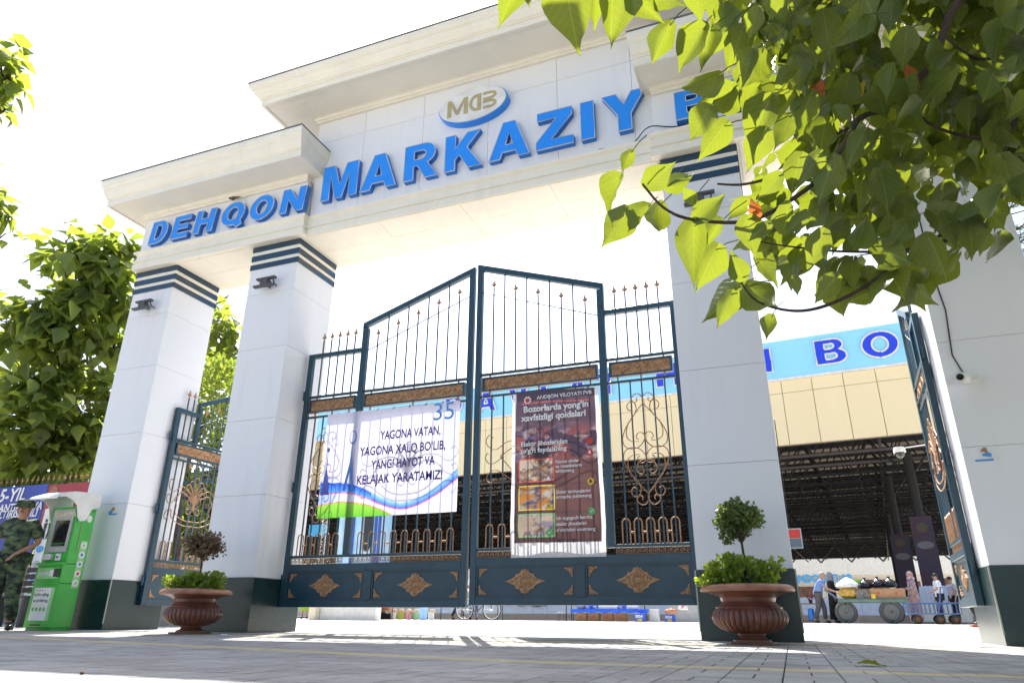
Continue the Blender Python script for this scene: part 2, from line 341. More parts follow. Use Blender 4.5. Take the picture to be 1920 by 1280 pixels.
# terrain sheet
gb = MB()
xs = [-400,-120,-40,-20,-12,-6,0,6,12,30,120,400]; ys = [-200,-40,-6,0,4,6.86,8.3,9.2,10.5,12,14,20,40,80,160,500]
vs = []; 
for y in ys:
    for x in xs: vs.append((x, y, gz(x,y) - (0.016 if y < 6.87 else 0.0)))
fs = []
nx = len(xs)
for j in range(len(ys)-1):
    for i in range(nx-1): fs.append((j*nx+i, j*nx+i+1, (j+1)*nx+i+1, (j+1)*nx+i))
gb.add(vs, fs)
gob = gb.build('ground', [M_plaza], kind='structure')
jb = MB(); jb.add([(-14,-3,-0.0135),(5,-3,-0.0135),(5,6.84,-0.0135),(-14,6.84,-0.0135)], [(0,1,2,3)])
joint = jb.build('pavement', [M_joint], kind='structure')
# herringbone pavers 0.2 x 0.1, real pieces
def paver_bm(dx, dy, rnd):
    g = 0.0022; c = 0.0028; x0, x1, y0, y1 = g, dx-g, g, dy-g
    t = [rnd.uniform(-0.0009, 0.0009) for _ in range(4)]
    b = [(x0,y0,-0.03),(x1,y0,-0.03),(x1,y1,-0.03),(x0,y1,-0.03)]
    mi = [(x0,y0,-c),(x1,y0,-c),(x1,y1,-c),(x0,y1,-c)]
    tp = [(x0+c,y0+c,t[0]),(x1-c,y0+c,t[1]),(x1-c,y1-c,t[2]),(x0+c,y1-c,t[3])]
    fs = [(8,9,10,11)]
    for i in range(4):
        j = (i+1)%4; fs += [(i,j,4+j,4+i),(4+i,4+j,8+j,8+i)]
    return b+mi+tp, fs
rnd = random.Random(3); A = radians(0.6)
pv = []; U = 0.100
R2 = Matrix.Rotation(A, 4, 'Z')
for i in range(-52, 36):
    for j in range(-18, 16):
        cells = ((2,1,0,0),(2,1,0,1)) if (i+j) % 2 == 0 else ((1,2,0,0),(1,2,1,0))
        for dx, dy, ox, oy in cells:
            c = R2 @ Vector(((2*i+ox+dx/2)*U, (2*j+oy+dy/2)*U, 0)) + Vector((-2.5, 4.0, 0))
            if 1.0 < c.y < 6.75 and -12.5 < c.x < 4.2: pv.append((c, dx, dy, ox, oy))
def visible(c):
    d = c - Vector((0,0,CH)); z = d.dot(_f)
    if z < 0.1: return None
    x = 960+F*d.dot(CR)/z; y = 640-F*d.dot(CU)/z
    return (x, y) if -20 < x < 1940 and y < 1290 else None
near = sorted([p for p in pv if visible(p[0])], key=lambda p: p[0].length)[:300]
nearset = set(id(p) for p in near)
var = {}
for key in ((2,1),(1,2)):
    var[key] = []
    for q in range(6):
        b = MB(); v, f = paver_bm(key[0]*U, key[1]*U, rnd); b.add([(a[0]-key[0]*U/2, a[1]-key[1]*U/2, a[2]) for a in v], f); var[key].append(b.mesh('paver', [M_paver]))
rest = MB()
for p in pv:
    c, dx, dy, ox, oy = p
    if id(p) in nearset:
        o = put('paver', rnd.choice(var[(dx,dy)]), joint, (c.x, c.y, rnd.uniform(-0.0008, 0.0006)), A + rnd.uniform(-0.004, 0.004))
    else:
        if c.y > 4.8 and c.x > -4 or True:
            v, f = paver_bm(dx*U, dy*U, rnd); T = Matrix.Translation((c.x, c.y, rnd.uniform(-0.0008, 0.0006))) @ Matrix.Rotation(A+rnd.uniform(-0.004,0.004), 4, 'Z') @ Matrix.Translation((-dx*U/2, -dy*U/2, 0))
            rest.add([T @ Vector(a) for a in v], f)
def raw_build(mb, name, mats, parent=None, kind=None):
    me = bpy.data.meshes.new(name); me.from_pydata(mb.v, [], mb.f)
    for m in mats: me.materials.append(m)
    return put(name, me, parent, kind=kind)
raw_build(rest, 'pavers', [M_paver], joint, 'stuff')
# stone threshold under the gate
sb = MB(); 
for i in range(9):
    x0 = -9.3+i*1.3; sb.bbox(x0, x0+1.295, 6.80, 8.2, -0.05, 0.004, 0.003)
sb.build('threshold', [M_plaza], kind='structure')

# ================================================================== GATEWAY
gateway = thing('gateway', 'tall white four columned entrance gateway with stepped cornices and dark column bases', 'gateway')
gateway['kind'] = 'structure' if False else gateway.get('kind', '') or ''
del gateway['kind']
COLX = [(-9.16,-8.34),(-6.85,-6.03),(-0.86,-0.01),(1.50,2.36)]
Y0, Y1 = 7.0, 7.87
def ring(mb, x0, x1, y0, y1, prof, fl=1, fr=1, ff=1, fb=1):
    """sweep a profile [(out, z)...] round a rectangle, mitred"""
    n = len(prof); vs = []
    for (o, z) in prof:
        vs += [(x0-o*fl, y0-o*ff, z), (x1+o*fr, y0-o*ff, z), (x1+o*fr, y1+o*fb, z), (x0-o*fl, y1+o*fb, z)]
    fs = []
    for i in range(n-1):
        for j in range(4): fs.append((i*4+j, i*4+(j+1)%4, (i+1)*4+(j+1)%4, (i+1)*4+j))
    fs.append((0,3,2,1)); fs.append(((n-1)*4, (n-1)*4+1, (n-1)*4+2, (n-1)*4+3))
    mb.add(vs, fs)
JZ = [0.615, 1.60, 2.59, 3.60, 4.45, 4.865]
for ci, (x0, x1) in enumerate(COLX):
    col = MB().box(x0+0.02, x1-0.02, Y0+0.02, Y1-0.02, 0, 5.24).build('column', [M_core], gateway)
    bs = MB(); bs.bbox(x0-0.012, x1+0.012, Y0-0.012, Y1+0.012, 0.0, 0.612, 0.004); bs.build('base_cladding', [M_dark], col)
    for (cx, cy) in ((x0-0.014, Y0-0.014), (x1+0.014, Y0-0.014)):
        if ci in (0, 3, 2): MB().box(cx-0.006, cx+0.006, cy-0.006, cy+0.006, 0.08, 0.612).build('edge_trim', [M_trimc], col)
    for a, b in zip(JZ[:-1], JZ[1:]):
        p = MB(); p.bbox(x0, x1, Y0, Y1, a+0.0015, b-0.0015, 0.002); p.build('cladding_panel', [M_white], col)
    # banded capital: three dark stripes standing proud
    for a, b in ((4.862,4.948),(5.005,5.095),(5.155,5.243)):
        p = MB(); p.bbox(x0-0.013, x1+0.013, Y0-0.013, Y1+0.013, a, b-0.003, 0.002); p.build('capital_band', [mat('capital_band_paint', (0.014,0.045,0.085), 0.16, coat=0.25)], col)
    for a, b in ((4.948,5.005),(5.095,5.155)):
        p = MB(); p.box(x0-0.004, x1+0.004, Y0-0.004, Y1+0.004, a, b-0.004); p.build('capital_neck', [M_plaster], col)
# lintels and friezes
def bay(x0, x1, yf, ztop, name, fl, fr):
    b = MB(); b.box(x0+0.01, x1-0.01, yf+0.02, 7.94, 5.246, ztop); return b.build(name, [M_core], gateway)
side_l = bay(-9.14, -5.97, 6.93, 6.16, 'side_bay', 1, 1)
side_r = bay(-0.90, 2.38, 6.93, 6.16, 'side_bay', 1, 1)
center = bay(-5.965, -0.905, 7.01, 7.27, 'central_bay', 1, 1)
AR = [(0.0,5.244),(0.045,5.245),(0.045,5.335),(0.025,5.340),(0.025,5.365),(0.050,5.372),(0.050,5.405),(0.018,5.418),(0.018,5.500),(0.055,5.528),(0.062,5.560),(0.0,5.572)]
for par, x0, x1, yf in ((side_l,-9.14,-5.96,6.93),(side_r,-0.91,2.38,6.93)):
    b = MB(); ring(b, x0, x1, yf, 7.93, AR); b.build('architrave', [M_plaster], par)
b = MB(); ring(b, -5.955, -0.915, 7.01, 7.93, [(o*0.9, z) for o, z in AR], fl=0, fr=0); b.build('architrave', [M_plaster], center)
# frieze panels
def panels(par, xs, zs, yf, g=0.002):
    for a, b_ in zip(xs[:-1], xs[1:]):
        for c, d in zip(zs[:-1], zs[1:]):
            q = MB(); q.bbox(a+g, b_-g, yf, yf+0.03, c+g, d-g, 0.0015); q.build('frieze_panel', [M_white], par)
panels(side_l, [-9.14,-8.2,-7.1,-5.97], [5.574,6.16], 6.93)
panels(side_r, [-0.90,0.2,1.3,2.38], [5.574,6.16], 6.93)
panels(center, [-5.965,-5.12,-4.13,-3.12,-2.13,-1.14,-0.905], [5.574,6.862,7.26], 7.01)
# side returns of the bays
for par, x in ((side_l,-9.14),(side_l,-5.97),(side_r,-0.90),(side_r,2.38)):
    q = MB(); s_ = 0.012 if x in (-5.97, 2.38) else -0.012
    q.box(x-0.006 if s_<0 else x-0.012, x+0.012 if s_<0 else x+0.006, 6.962, 7.93, 5.574, 6.16); q.build('return_panel', [M_white], par)
q = MB(); q.box(-5.968,-5.950,7.045,7.94,5.575,7.26); q.build('return_panel', [M_white], center)
q = MB(); q.box(-0.920,-0.902,7.045,7.94,5.575,7.26); q.build('return_panel', [M_white], center)
# soffit boards
def soffits(par, xs, y0, y1):
    for a, b_ in zip(xs[:-1], xs[1:]):
        for c, d in ((y0, (y0+y1)/2), ((y0+y1)/2, y1)):
            q = MB(); q.bbox(a+0.002, b_-0.002, c+0.002, d-0.002, 5.236, 5.243, 0.001); q.build('soffit_board', [M_plaster], par)
soffits(center, [-6.0+0.03,-4.75,-3.5,-2.25,-0.90], 6.99, 7.90)
soffits(side_l, [-8.30,-6.90], 6.95, 7.90); soffits(side_r, [0.03,1.46], 6.95, 7.90)
# cornices
CO = [(0.0,0.0),(0.05,0.0),(0.05,0.035),(0.085,0.05),(0.085,0.085),(0.12,0.10),(0.74,0.105),(0.74,0.085),(0.80,0.085),(0.80,0.185),(0.825,0.19),(0.825,0.215),(0.85,0.225),(0.88,0.265),(0.91,0.30),(0.93,0.335),(0.93,0.36),(0.96,0.375),(0.985,0.40),(0.985,0.425),(1.0,0.435),(1.0,0.505),(0.0,0.51)]
def cornice(par, x0, x1, yf, z0, of, ol, orr, zs=1.0):
    b = MB(); ring(b, x0, x1, yf, 7.93, [(o, z0+z*zs) for o, z in CO], fl=ol, fr=orr, ff=of, fb=of*0.9); b.build('cornice', [M_plaster], par)
    zt = z0+0.512*zs; f = MB(); ring(f, x0, x1, yf, 7.93, [(0.99, zt),(1.015, zt),(1.015, zt+0.016),(0.0, zt+0.03)], fl=ol, fr=orr, ff=of, fb=of*0.9); f.build('flashing', [M_flash], par)
cornice(side_l, -9.13, -5.98, 6.93, 6.145, 0.60, 0.46, 0.28)
cornice(side_r, -0.89, 2.38, 6.93, 6.145, 0.60, 0.16, 0.46)
cornice(center, -5.95, -0.92, 7.01, 7.235, 0.77, 0.80, 0.80, 0.80)
MB().box(-5.8,-1.0,7.2,7.8,7.6,7.75).build('roof_slab', [M_flash], center)

# ------------------------------------------------------------------ sign letters (hand drawn heavy capitals in a unit-height box)
def GLY(ch):
    t = 0.27                                     # stem
    if ch == 'D': w=0.86; return w, [[(0,0),(0.42,0)]+arc(0.42,0.5,0.44,0.5,-90,90,16)+[(0.42,1),(0,1)], [(t,0.2),(t,0.8),(0.40,0.8)]+arc(0.40,0.5,0.18,0.3,90,-90,12)+[(0.40,0.2)]]
    if ch == 'E': w=0.78; return w, [[(0,0),(w,0),(w,.22),(t,.22),(t,.40),(.70,.40),(.70,.60),(t,.60),(t,.78),(w-.02,.78),(w-.02,1),(0,1)]]
    if ch == 'H': w=0.88; return w, [[(0,0),(t,0),(t,.38),(w-t,.38),(w-t,0),(w,0),(w,1),(w-t,1),(w-t,.61),(t,.61),(t,1),(0,1)]]
    if ch == 'O': w=1.0; return w, [arc(.5,.5,.5,.52,0,360,36)[:-1], list(reversed(arc(.5,.5,.22,.29,0,360,28)[:-1]))]
    if ch == 'Q': w=1.0; return w, [arc(.5,.52,.5,.50,-38,282,34)+[(.62,.03),(.80,-.12),(1.0,.02),(.93,.10)], list(reversed(arc(.5,.52,.22,.28,-20,290,24)+[(.55,.33),(.66,.24)]))]
    if ch == 'N': w=0.90; return w, [[(0,0),(t,0),(t,.56),(.62,0),(w,0),(w,1),(w-t,1),(w-t,.45),(.28,1),(0,1)]]
    if ch == 'M': w=1.04; return w, [[(0,0),(.24,0),(.24,.68),(.42,0),(.62,0),(.80,.68),(.80,0),(w,0),(w,1),(.70,1),(.52,.40),(.34,1),(0,1)]]
    if ch == 'A': w=0.98; return w, [[(0,0),(.27,0),(.33,.17),(.65,.17),(.71,0),(w,0),(.64,1),(.34,1)], [(.40,.37),(.49,.69),(.58,.37)]]
    if ch == 'R': w=0.90; return w, [[(0,0),(t,0),(t,.38),(.38,.38),(.60,0),(.92,0),(.66,.43)]+arc(.56,.71,.30,.29,-70,90,12)+[(0,1)], [(t,.57),(t,.81),(.50,.81)]+arc(.50,.69,.10,.12,90,-90,8)+[(.50,.57)]]
    if ch == 'K': w=0.94; return w, [[(0,0),(t,0),(t,.28),(.38,.40),(.62,0),(.96,0),(.58,.58),(.92,1),(.58,1),(t,.60),(t,1),(0,1)]]
    if ch == 'Z': w=0.86; return w, [[(0,0),(w,0),(w,.22),(.36,.22),(w-.02,.80),(w-.02,1),(.03,1),(.03,.78),(.48,.78),(0,.21)]]
    if ch == 'I': w=0.28; return w, [[(0,0),(w,0),(w,1),(0,1)]]
    if ch == 'Y': w=0.94; return w, [[(.33,0),(.61,0),(.61,.42),(w,1),(.63,1),(.47,.68),(.31,1),(0,1),(.33,.42)]]
    if ch == 'B': w=0.86; return w, [[(0,0),(.52,0)]+arc(.54,.29,.32,.29,-90,60,10)+[(.66,.54)]+arc(.52,.75,.27,.25,-40,90,10)+[(0,1)], [(t,.20),(t,.42),(.48,.42)]+arc(.48,.31,.11,.11,90,-90,8)+[(.48,.20)], [(t,.62),(t,.81),(.45,.81)]+arc(.45,.715,.09,.095,90,-90,8)+[(.45,.62)]]
    if ch == 'V': w=0.96; return w, [[(.33,0),(.63,0),(w,1),(.66,1),(.48,.40),(.30,1),(0,1)]]
    if ch == 'L': w=0.74; return w, [[(0,0),(w,0),(w,.23),(t,.23),(t,1),(0,1)]]
    if ch == 'T': w=0.84; return w, [[(.28,0),(.56,0),(.56,.77),(w,.77),(w,1),(0,1),(0,.77),(.28,.77)]]
    return 0.5, [[(0,0),(.5,0),(.5,1),(0,1)]]
def box_letter(ch, x, z, w, h, yb, depth, parent, tone=(M_blues, M_bluef, M_trim), lean=0.0, trim=0.008):
    gw, loops = GLY(ch); sx = w/gw
    L = [[(x+(p[0]*sx)+lean*p[1]*h, z+p[1]*h) for p in l] for l in loops]
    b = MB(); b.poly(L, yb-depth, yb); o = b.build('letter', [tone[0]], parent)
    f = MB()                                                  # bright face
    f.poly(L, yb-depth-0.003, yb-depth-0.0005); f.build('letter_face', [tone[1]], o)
    if trim:
        e = MB()
        for l in L:
            pts = [(p[0], yb-depth-0.003, p[1]) for p in l]; e.tube(pts+[pts[0]], trim, 4, caps=False)
        e.build('letter_trim', [tone[2]], o)
    return o
sign = thing('sign_lettering', 'large blue box letters spelling DEHQON MARKAZIY B across the white gateway front', 'lettering')
yb = 6.928
for ch, x, w in (('D',-8.90,0.345),('E',-8.44,0.335),('H',-7.99,0.375),('Q',-7.47,0.43),('O',-6.93,0.43),('N',-6.36,0.415)):
    box_letter(ch, x, 5.625, w, 0.40, yb, 0.075, sign, lean=0.10)
for ch, x, w in (('M',-5.70,0.60),('A',-5.04,0.58),('R',-4.34,0.50),('K',-3.71,0.53),('A',-3.06,0.57),('Z',-2.40,0.50),('I',-1.80,0.175),('Y',-1.52,0.56)):
    box_letter(ch, x, 5.735, w, 0.575, 7.008, 0.08, sign)
for ch, x, w in (('B',-0.62,0.42),('O',-0.10,0.46)):
    box_letter(ch, x, 5.62, w, 0.40, yb, 0.10, sign)
# oval emblem
ov = thing('oval_emblem', 'white oval emblem with gold MDB letters and blue rim above the lettering', 'emblem')
cx, cz = -3.31, 6.735
MB().poly([arc(cx,cz,0.515,0.285,0,360,48)[:-1]], 6.90, 7.008).build('rim', [M_bluef], ov)
MB().poly([arc(cx,cz,0.50,0.272,0,360,48)[:-1]], 6.885, 6.899).build('face', [M_paper], ov)
def strokes(name, loops_list, y0, y1, mt, par):
    b = MB()
    for l in loops_list: b.poly([l], y0, y1)
    return b.build(name, [mt], par)
x0 = cx-0.375; z0 = cz-0.14; h = 0.28
Ms = [[(x0,z0),(x0+.06,z0),(x0+.06,z0+h),(x0,z0+h)],[(x0+.06,z0+h),(x0+.06,z0+h-.10),(x0+.13,z0+.02),(x0+.17,z0+.02),(x0+.15,z0+.09)],[(x0+.15,z0+.09),(x0+.17,z0+.02),(x0+.25,z0+h-.06),(x0+.25,z0+h)],[(x0+.25,z0),(x0+.31,z0),(x0+.31,z0+h),(x0+.25,z0+h)]]
strokes('letter', Ms, 6.878, 6.884, M_gold, ov)
D = arc(cx+.07, cz, .115, .14, 90, 270, 14); D2 = list(reversed(arc(cx+.07, cz, .072, .095, 90, 270, 14)))
strokes('letter', [[(cx+.07,cz+.14)]+D[1:-1]+[(cx+.07,cz-.14),(cx+.07,cz-.095)]+D2[1:-1]+[(cx+.07,cz+.095)], [(cx+.075,cz-.14),(cx+.135,cz-.14),(cx+.135,cz+.14),(cx+.075,cz+.14)]], 6.878, 6.884, M_gold, ov)
bx = cx+0.165
def rr(cz_, r): 
    o = arc(bx+.10, cz_, r+.03, r, 90, -90, 12); i = arc(bx+.10, cz_, r-.012, r-.042, -90, 90, 12)
    return [(bx,cz_+r)]+o+[(bx,cz_-r),(bx,cz_-r+.042)]+i+[(bx,cz_+r-.042)]
strokes('letter', [rr(cz+.072,.068), rr(cz-.070,.070)], 6.878, 6.884, M_gold, ov)

# small details on the gateway
def floodlight(px, pz, yb, label):
    t = thing('floodlight', label, 'floodlight', (px, yb, pz), 0, 'floodlights on the columns')
    MB().bbox(-0.15,0.17,-0.15,-0.09,0.055,0.085,0.004).build('upper_bar', [M_lamp], t)
    MB().bbox(-0.17,0.16,-0.17,-0.11,-0.065,-0.035,0.004).build('lower_bar', [M_lamp], t)
    MB().bbox(-0.08,0.05,-0.145,-0.06,-0.0345,0.0545,0.004).build('housing', [M_lamp], t)
    MB().tube([(0.10,0,-0.0),(0.12,-0.08,0.0),(0.13,-0.12,0.05)], 0.010, 6).build('bracket', [M_lamp], t)
    MB().tube([(-0.02,0,0.0),(-0.02,-0.06,0.0)], 0.02, 6).build('mount', [M_lamp], t); return t
floodlight(-8.74, 4.56, 7.0, 'flat dark floodlight on the front of the leftmost column')
floodlight(-6.44, 4.54, 7.0, 'flat dark floodlight on the column between side gate and main gate')
floodlight(-0.46, 4.53, 7.0, 'flat dark floodlight high on the column behind the hanging leaves')
c = thing('security_camera', 'white bullet security camera on the right column', 'camera', (1.60,7.0,2.20))
MB().bbox(0.03,0.15,-0.10,0.0,-0.035,0.05,0.006).build('junction_box', [M_plastic], c)
b = MB(); b.cur=0; b.tube([(0.05,-0.06,0.0),(0.0,-0.14,-0.01),(-0.035,-0.24,-0.03)], 0.046, 16); b.build('housing', [M_plastic], c, smooth=True)
MB().tube([(-0.035,-0.239,-0.03),(-0.037,-0.246,-0.0315)], 0.029, 14).build('lens', [M_glass], c)
cb = MB(); cb.tube([(1.60,6.996,4.2),(1.61,6.994,3.2),(1.635,6.994,2.9),(1.60,6.994,2.45),(1.66,6.994,2.24)], 0.006, 5)
tag(cb.build('cable', [M_black]), 'thin black cable running down the right column to the bullet camera', 'cable')
cb = MB(); cb.tube(smooth([(-1.6,7.0,5.60),(-1.2,6.99,5.56),(-0.95,6.90,5.68),(-0.6,6.91,5.60),(0.1,6.91,5.60)]), 0.007, 5)
tag(cb.build('cable', [M_black]), 'thin black cable along the ledge beneath the letters Y and B', 'cable')
# white drain conduit in the corner by the letter N
cb = MB(); cb.tube([(-5.945,6.975,5.58),(-5.945,6.975,6.14)], 0.022, 8); tag(cb.build('drain_pipe', [M_kgrey]), 'grey pipe in the corner between letters N and M', 'pipe')
# torn sticker remains
def sticker(x, z, w, h, label):
    t = thing('torn_sticker', label, 'sticker', (x, 6.998, z)); rn = random.Random(int(x*10))
    for k, mt in enumerate((M_paper, M_inkc, M_paper, M_bronze, M_inkc)):
        b = MB(); n = 7; cx_ = rn.uniform(0.1,0.9)*w; cz_ = rn.uniform(0.2,0.8)*h
        if k == 1: b.poly([[(0.02,0),(w*0.7,0),(w*0.72,h*.14),(0.02,h*.12)]], -0.003, 0)
        else: b.poly([[(cx_+rn.uniform(.15,.4)*w*.5*cos(2*pi*i/n), cz_+rn.uniform(.2,.5)*h*.5*sin(2*pi*i/n)) for i in range(n)]], -0.002-0.001*k, 0)
        b.build('paper_scrap', [mt], t)
    return t
sticker(1.56,1.47,0.22,0.12,'torn blue and white sticker remains on the right column')
sticker(-8.66,1.45,0.22,0.15,'torn blue and white sticker remains on the leftmost column above the green kiosk')
# bird
bt = thing('bird', 'small brown bird perched above the letter Q', 'bird', (-7.27,6.83,6.075))
b = MB(); b.ell((0,0,0.03),(0.055,0.03,0.028),10,6); b.ell((-0.06,0,0.045),(0.022,0.02,0.02),8,6); b.tube([(-0.078,0,0.045),(-0.10,0,0.043)],0.006,5,0.001); b.tube([(0.04,0,0.03),(0.14,0,0.02)],0.02,5,0.008)
b.build('body', [mat('bird_brown', (0.10,0.07,0.05), 0.8)], bt, smooth=True)
b = MB(); b.tube([(-0.01,0.0,0.02),(-0.01,0,-0.012)],0.004,4); b.tube([(0.01,0.01,0.02),(0.01,0.01,-0.012)],0.004,4); b.build('leg',[M_black],bt)

# ================================================================== GATES
tip = MB(); 
def lz(z, r): return (r, z)
tip.lathe([(0.006,0),(0.012,0.004),(0.012,0.012),(0.007,0.018),(0.006,0.03),(0.010,0.035)], 8)
tip.poly([[(-0.010,0.03),(-0.030,0.050),(-0.032,0.066),(-0.022,0.070),(-0.014,0.060),(-0.012,0.085),(0,0.13),(0.012,0.085),(0.014,0.060),(0.022,0.070),(0.032,0.066),(0.030,0.050),(0.010,0.03)]], -0.006, 0.006)
TIP = tip.mesh('spear_tip', [M_bronze])
W_ = 0.122
a_ = MB(); pts = [(-W_/2+0.02,0,0)]+[(x,0,z) for x,z in arc(0,0.215,W_/2-0.02,0.045,180,0,8)]+[(W_/2-0.02,0,0)]
a_.tube(pts, 0.008, 6); ARCH = a_.mesh('arch_bar', [M_bronze], True)
l_ = MB(); l_.tube([(-0.022,0,0.12),(0.022,0,0.12)], 0.008, 6); l_.ell((0,0,0.12),(0.013,0.013,0.013),6,4); LINK = l_.mesh('link', [M_bronze], True)
def greek(x0, x1, z0, z1, y, u=0.062):
    b = MB(); n = max(1, int(abs(x1-x0)/u)); u = (x1-x0)/n; h = z1-z0; t = 0.009
    for i in range(n):
        a = x0+i*u; X = lambda f: a+u*f
        for (p, q, r_, s) in ((0.04,0.16,0,1),(0.04,0.92,0.88,1),(0.80,0.92,0.22,1),(0.36,0.92,0.22,0.36),(0.36,0.48,0.22,0.68),(0.36,0.66,0.56,0.68),(0.04,0.92,0,0.10)):
            b.box(X(p), X(q), y-0.004, y+0.004, z0+h*r_, z0+h*s)
    return b
def diamond(w, h):
    """carved medallion: scalloped lozenge with rings and a boss"""
    b = MB(); n = 40; out = []
    for i in range(n):
        a = 2*pi*i/n; ca, sa = cos(a), sin(a)
        r = 1/((abs(ca)**0.85)/(w/2) + (abs(sa)**0.85)/(h/2)); r *= 1+0.075*cos(a*10)+0.03*cos(a*20)
        out.append((r*ca*1.02, r*sa*1.02))
    b.poly([out], -0.010, 0)
    rn = random.Random(5)
    for ring_ in ((0.70, 24),(0.44, 16),(0.26, 10)):
        for i in range(ring_[1]):
            a = 2*pi*i/ring_[1]; r = ring_[0]/((abs(cos(a))**0.9)/(w/2)+(abs(sin(a))**0.9)/(h/2))
            b.ell((r*cos(a), -0.010, r*sin(a)), (0.011, 0.009, 0.011), 6, 4)
    b.ell((0,-0.010,0),(0.035,0.014,0.035),10,6)
    for s in (1,-1): b.ell((s*w*0.40,-0.010,0),(0.022,0.008,0.009),8,4); b.ell((0,-0.010,s*h*0.38),(0.009,0.008,0.02),8,4)
    return b.mesh('medallion', [M_bronzed])
def corner_mesh(s):
    o = [(0,0),(s,0),(s*0.95,-0.16*s),(s*.72,-.22*s),(s*.60,-.36*s),(s*.42,-.40*s),(s*.36,-.58*s),(s*.22,-.66*s),(s*.18,-.9*s),(0,-s)]
    b = MB(); b.poly([o], -0.010, 0)
    b.ell((s*.22,-0.01,-s*.22),(0.018,0.008,0.018),8,4); b.ell((s*.65,-0.01,-s*.09),(0.018,0.006,0.008),8,4); b.ell((s*.09,-0.01,-s*.65),(0.008,0.006,0.018),8,4)
    return b.mesh('corner_ornament', [M_bronzed])
MED = diamond(0.42, 0.27); CORN = corner_mesh(0.10); MEDS = diamond(0.34, 0.24)
def relief(x0, x1, z0, z1, leaf, sx):
    """bronze vine strip in a dark frame"""
    f = MB(); t = 0.022
    for a in ((x0,x1,z0,z0+t),(x0,x1,z1-t,z1),(x0,x0+t,z0+t,z1-t),(x1-t,x1,z0+t,z1-t)): f.box(sx*a[0], sx*a[1], -0.030, 0.030, a[2], a[3])
    fo = f.build('relief_panel', [M_gate], leaf)
    p = MB(); p.box(sx*(x0+t), sx*(x1-t), -0.012, 0.012, z0+t, z1-t)
    n = int((x1-x0)/0.10); u = (x1-x0-2*t)/n; zc = (z0+z1)/2; amp = (z1-z0)*0.22
    vine = [(sx*(x0+t+(x1-x0-2*t)*i/(n*6)), -0.014, zc+amp*sin(i/6*pi*2*0.5)) for i in range(n*6+1)]
    p.tube(vine, 0.008, 5)
    for i in range(n):
        xx = x0+t+(i+0.5)*u; s = 1 if i % 2 else -1
        p.tube(smooth([(sx*xx,-0.015,zc-s*amp*0.6),(sx*(xx+0.03),-0.015,zc-s*amp*0.2),(sx*(xx+0.01),-0.015,zc+s*0.01),(sx*(xx-0.012),-0.015,zc-s*0.012)],3), 0.006, 4)
        p.ell((sx*(xx-0.02),-0.014,zc-s*amp*0.9),(0.016,0.006,0.009),6,4)
    p.build('vine_strip', [M_bronzed], fo)
def scroll_small(uc, leaf, sx, zc=1.92, k=1.0):
    H = [
     [(0,.50),(.0,.56),(.04,.615),(.09,.61),(.125,.565),(.10,.52),(.065,.53),(.068,.565)],
     [(0,.50),(.06,.43),(.13,.34),(.20,.24),(.245,.13),(.235,.04),(.17,-.005),(.08,.005),(.02,.06),(.0,.12),(.025,.165),(.07,.165),(.095,.12),(.07,.09)],
     [(.15,.32),(.095,.39),(.075,.455),(.10,.52),(.15,.525),(.18,.48),(.16,.43),(.12,.445)],
     [(.17,.30),(.20,.20),(.195,.12),(.14,.075),(.07,.075)]]
    b = MB()
    for s in (1,-1):
        for v in (1,-1):
            for c in H: b.tube([(sx*(uc)+s*p[0]*k, -0.016, zc+v*p[1]*k) for p in [Vector((q[0],q[1],0)) for q in c]] if False else [(sx*uc+s*p.x*k, -0.016, zc+v*p.y*k) for p in smooth([(q[0],q[1],0) for q in c],5)], 0.0062, 5)
    # inner heart of the lower half
    for s in (1,-1):
        c = [(0,-.13),(.05,-.14),(.10,-.19),(.105,-.26),(.06,-.29),(.03,-.26),(.05,-.235)]
        b.tube([(sx*uc+s*p.x*k, -0.016, zc+p.y*k) for p in smooth([(q[0],q[1],0) for q in c],5)], 0.0062, 5)
    return b.build('scrollwork', [M_bronze], leaf)
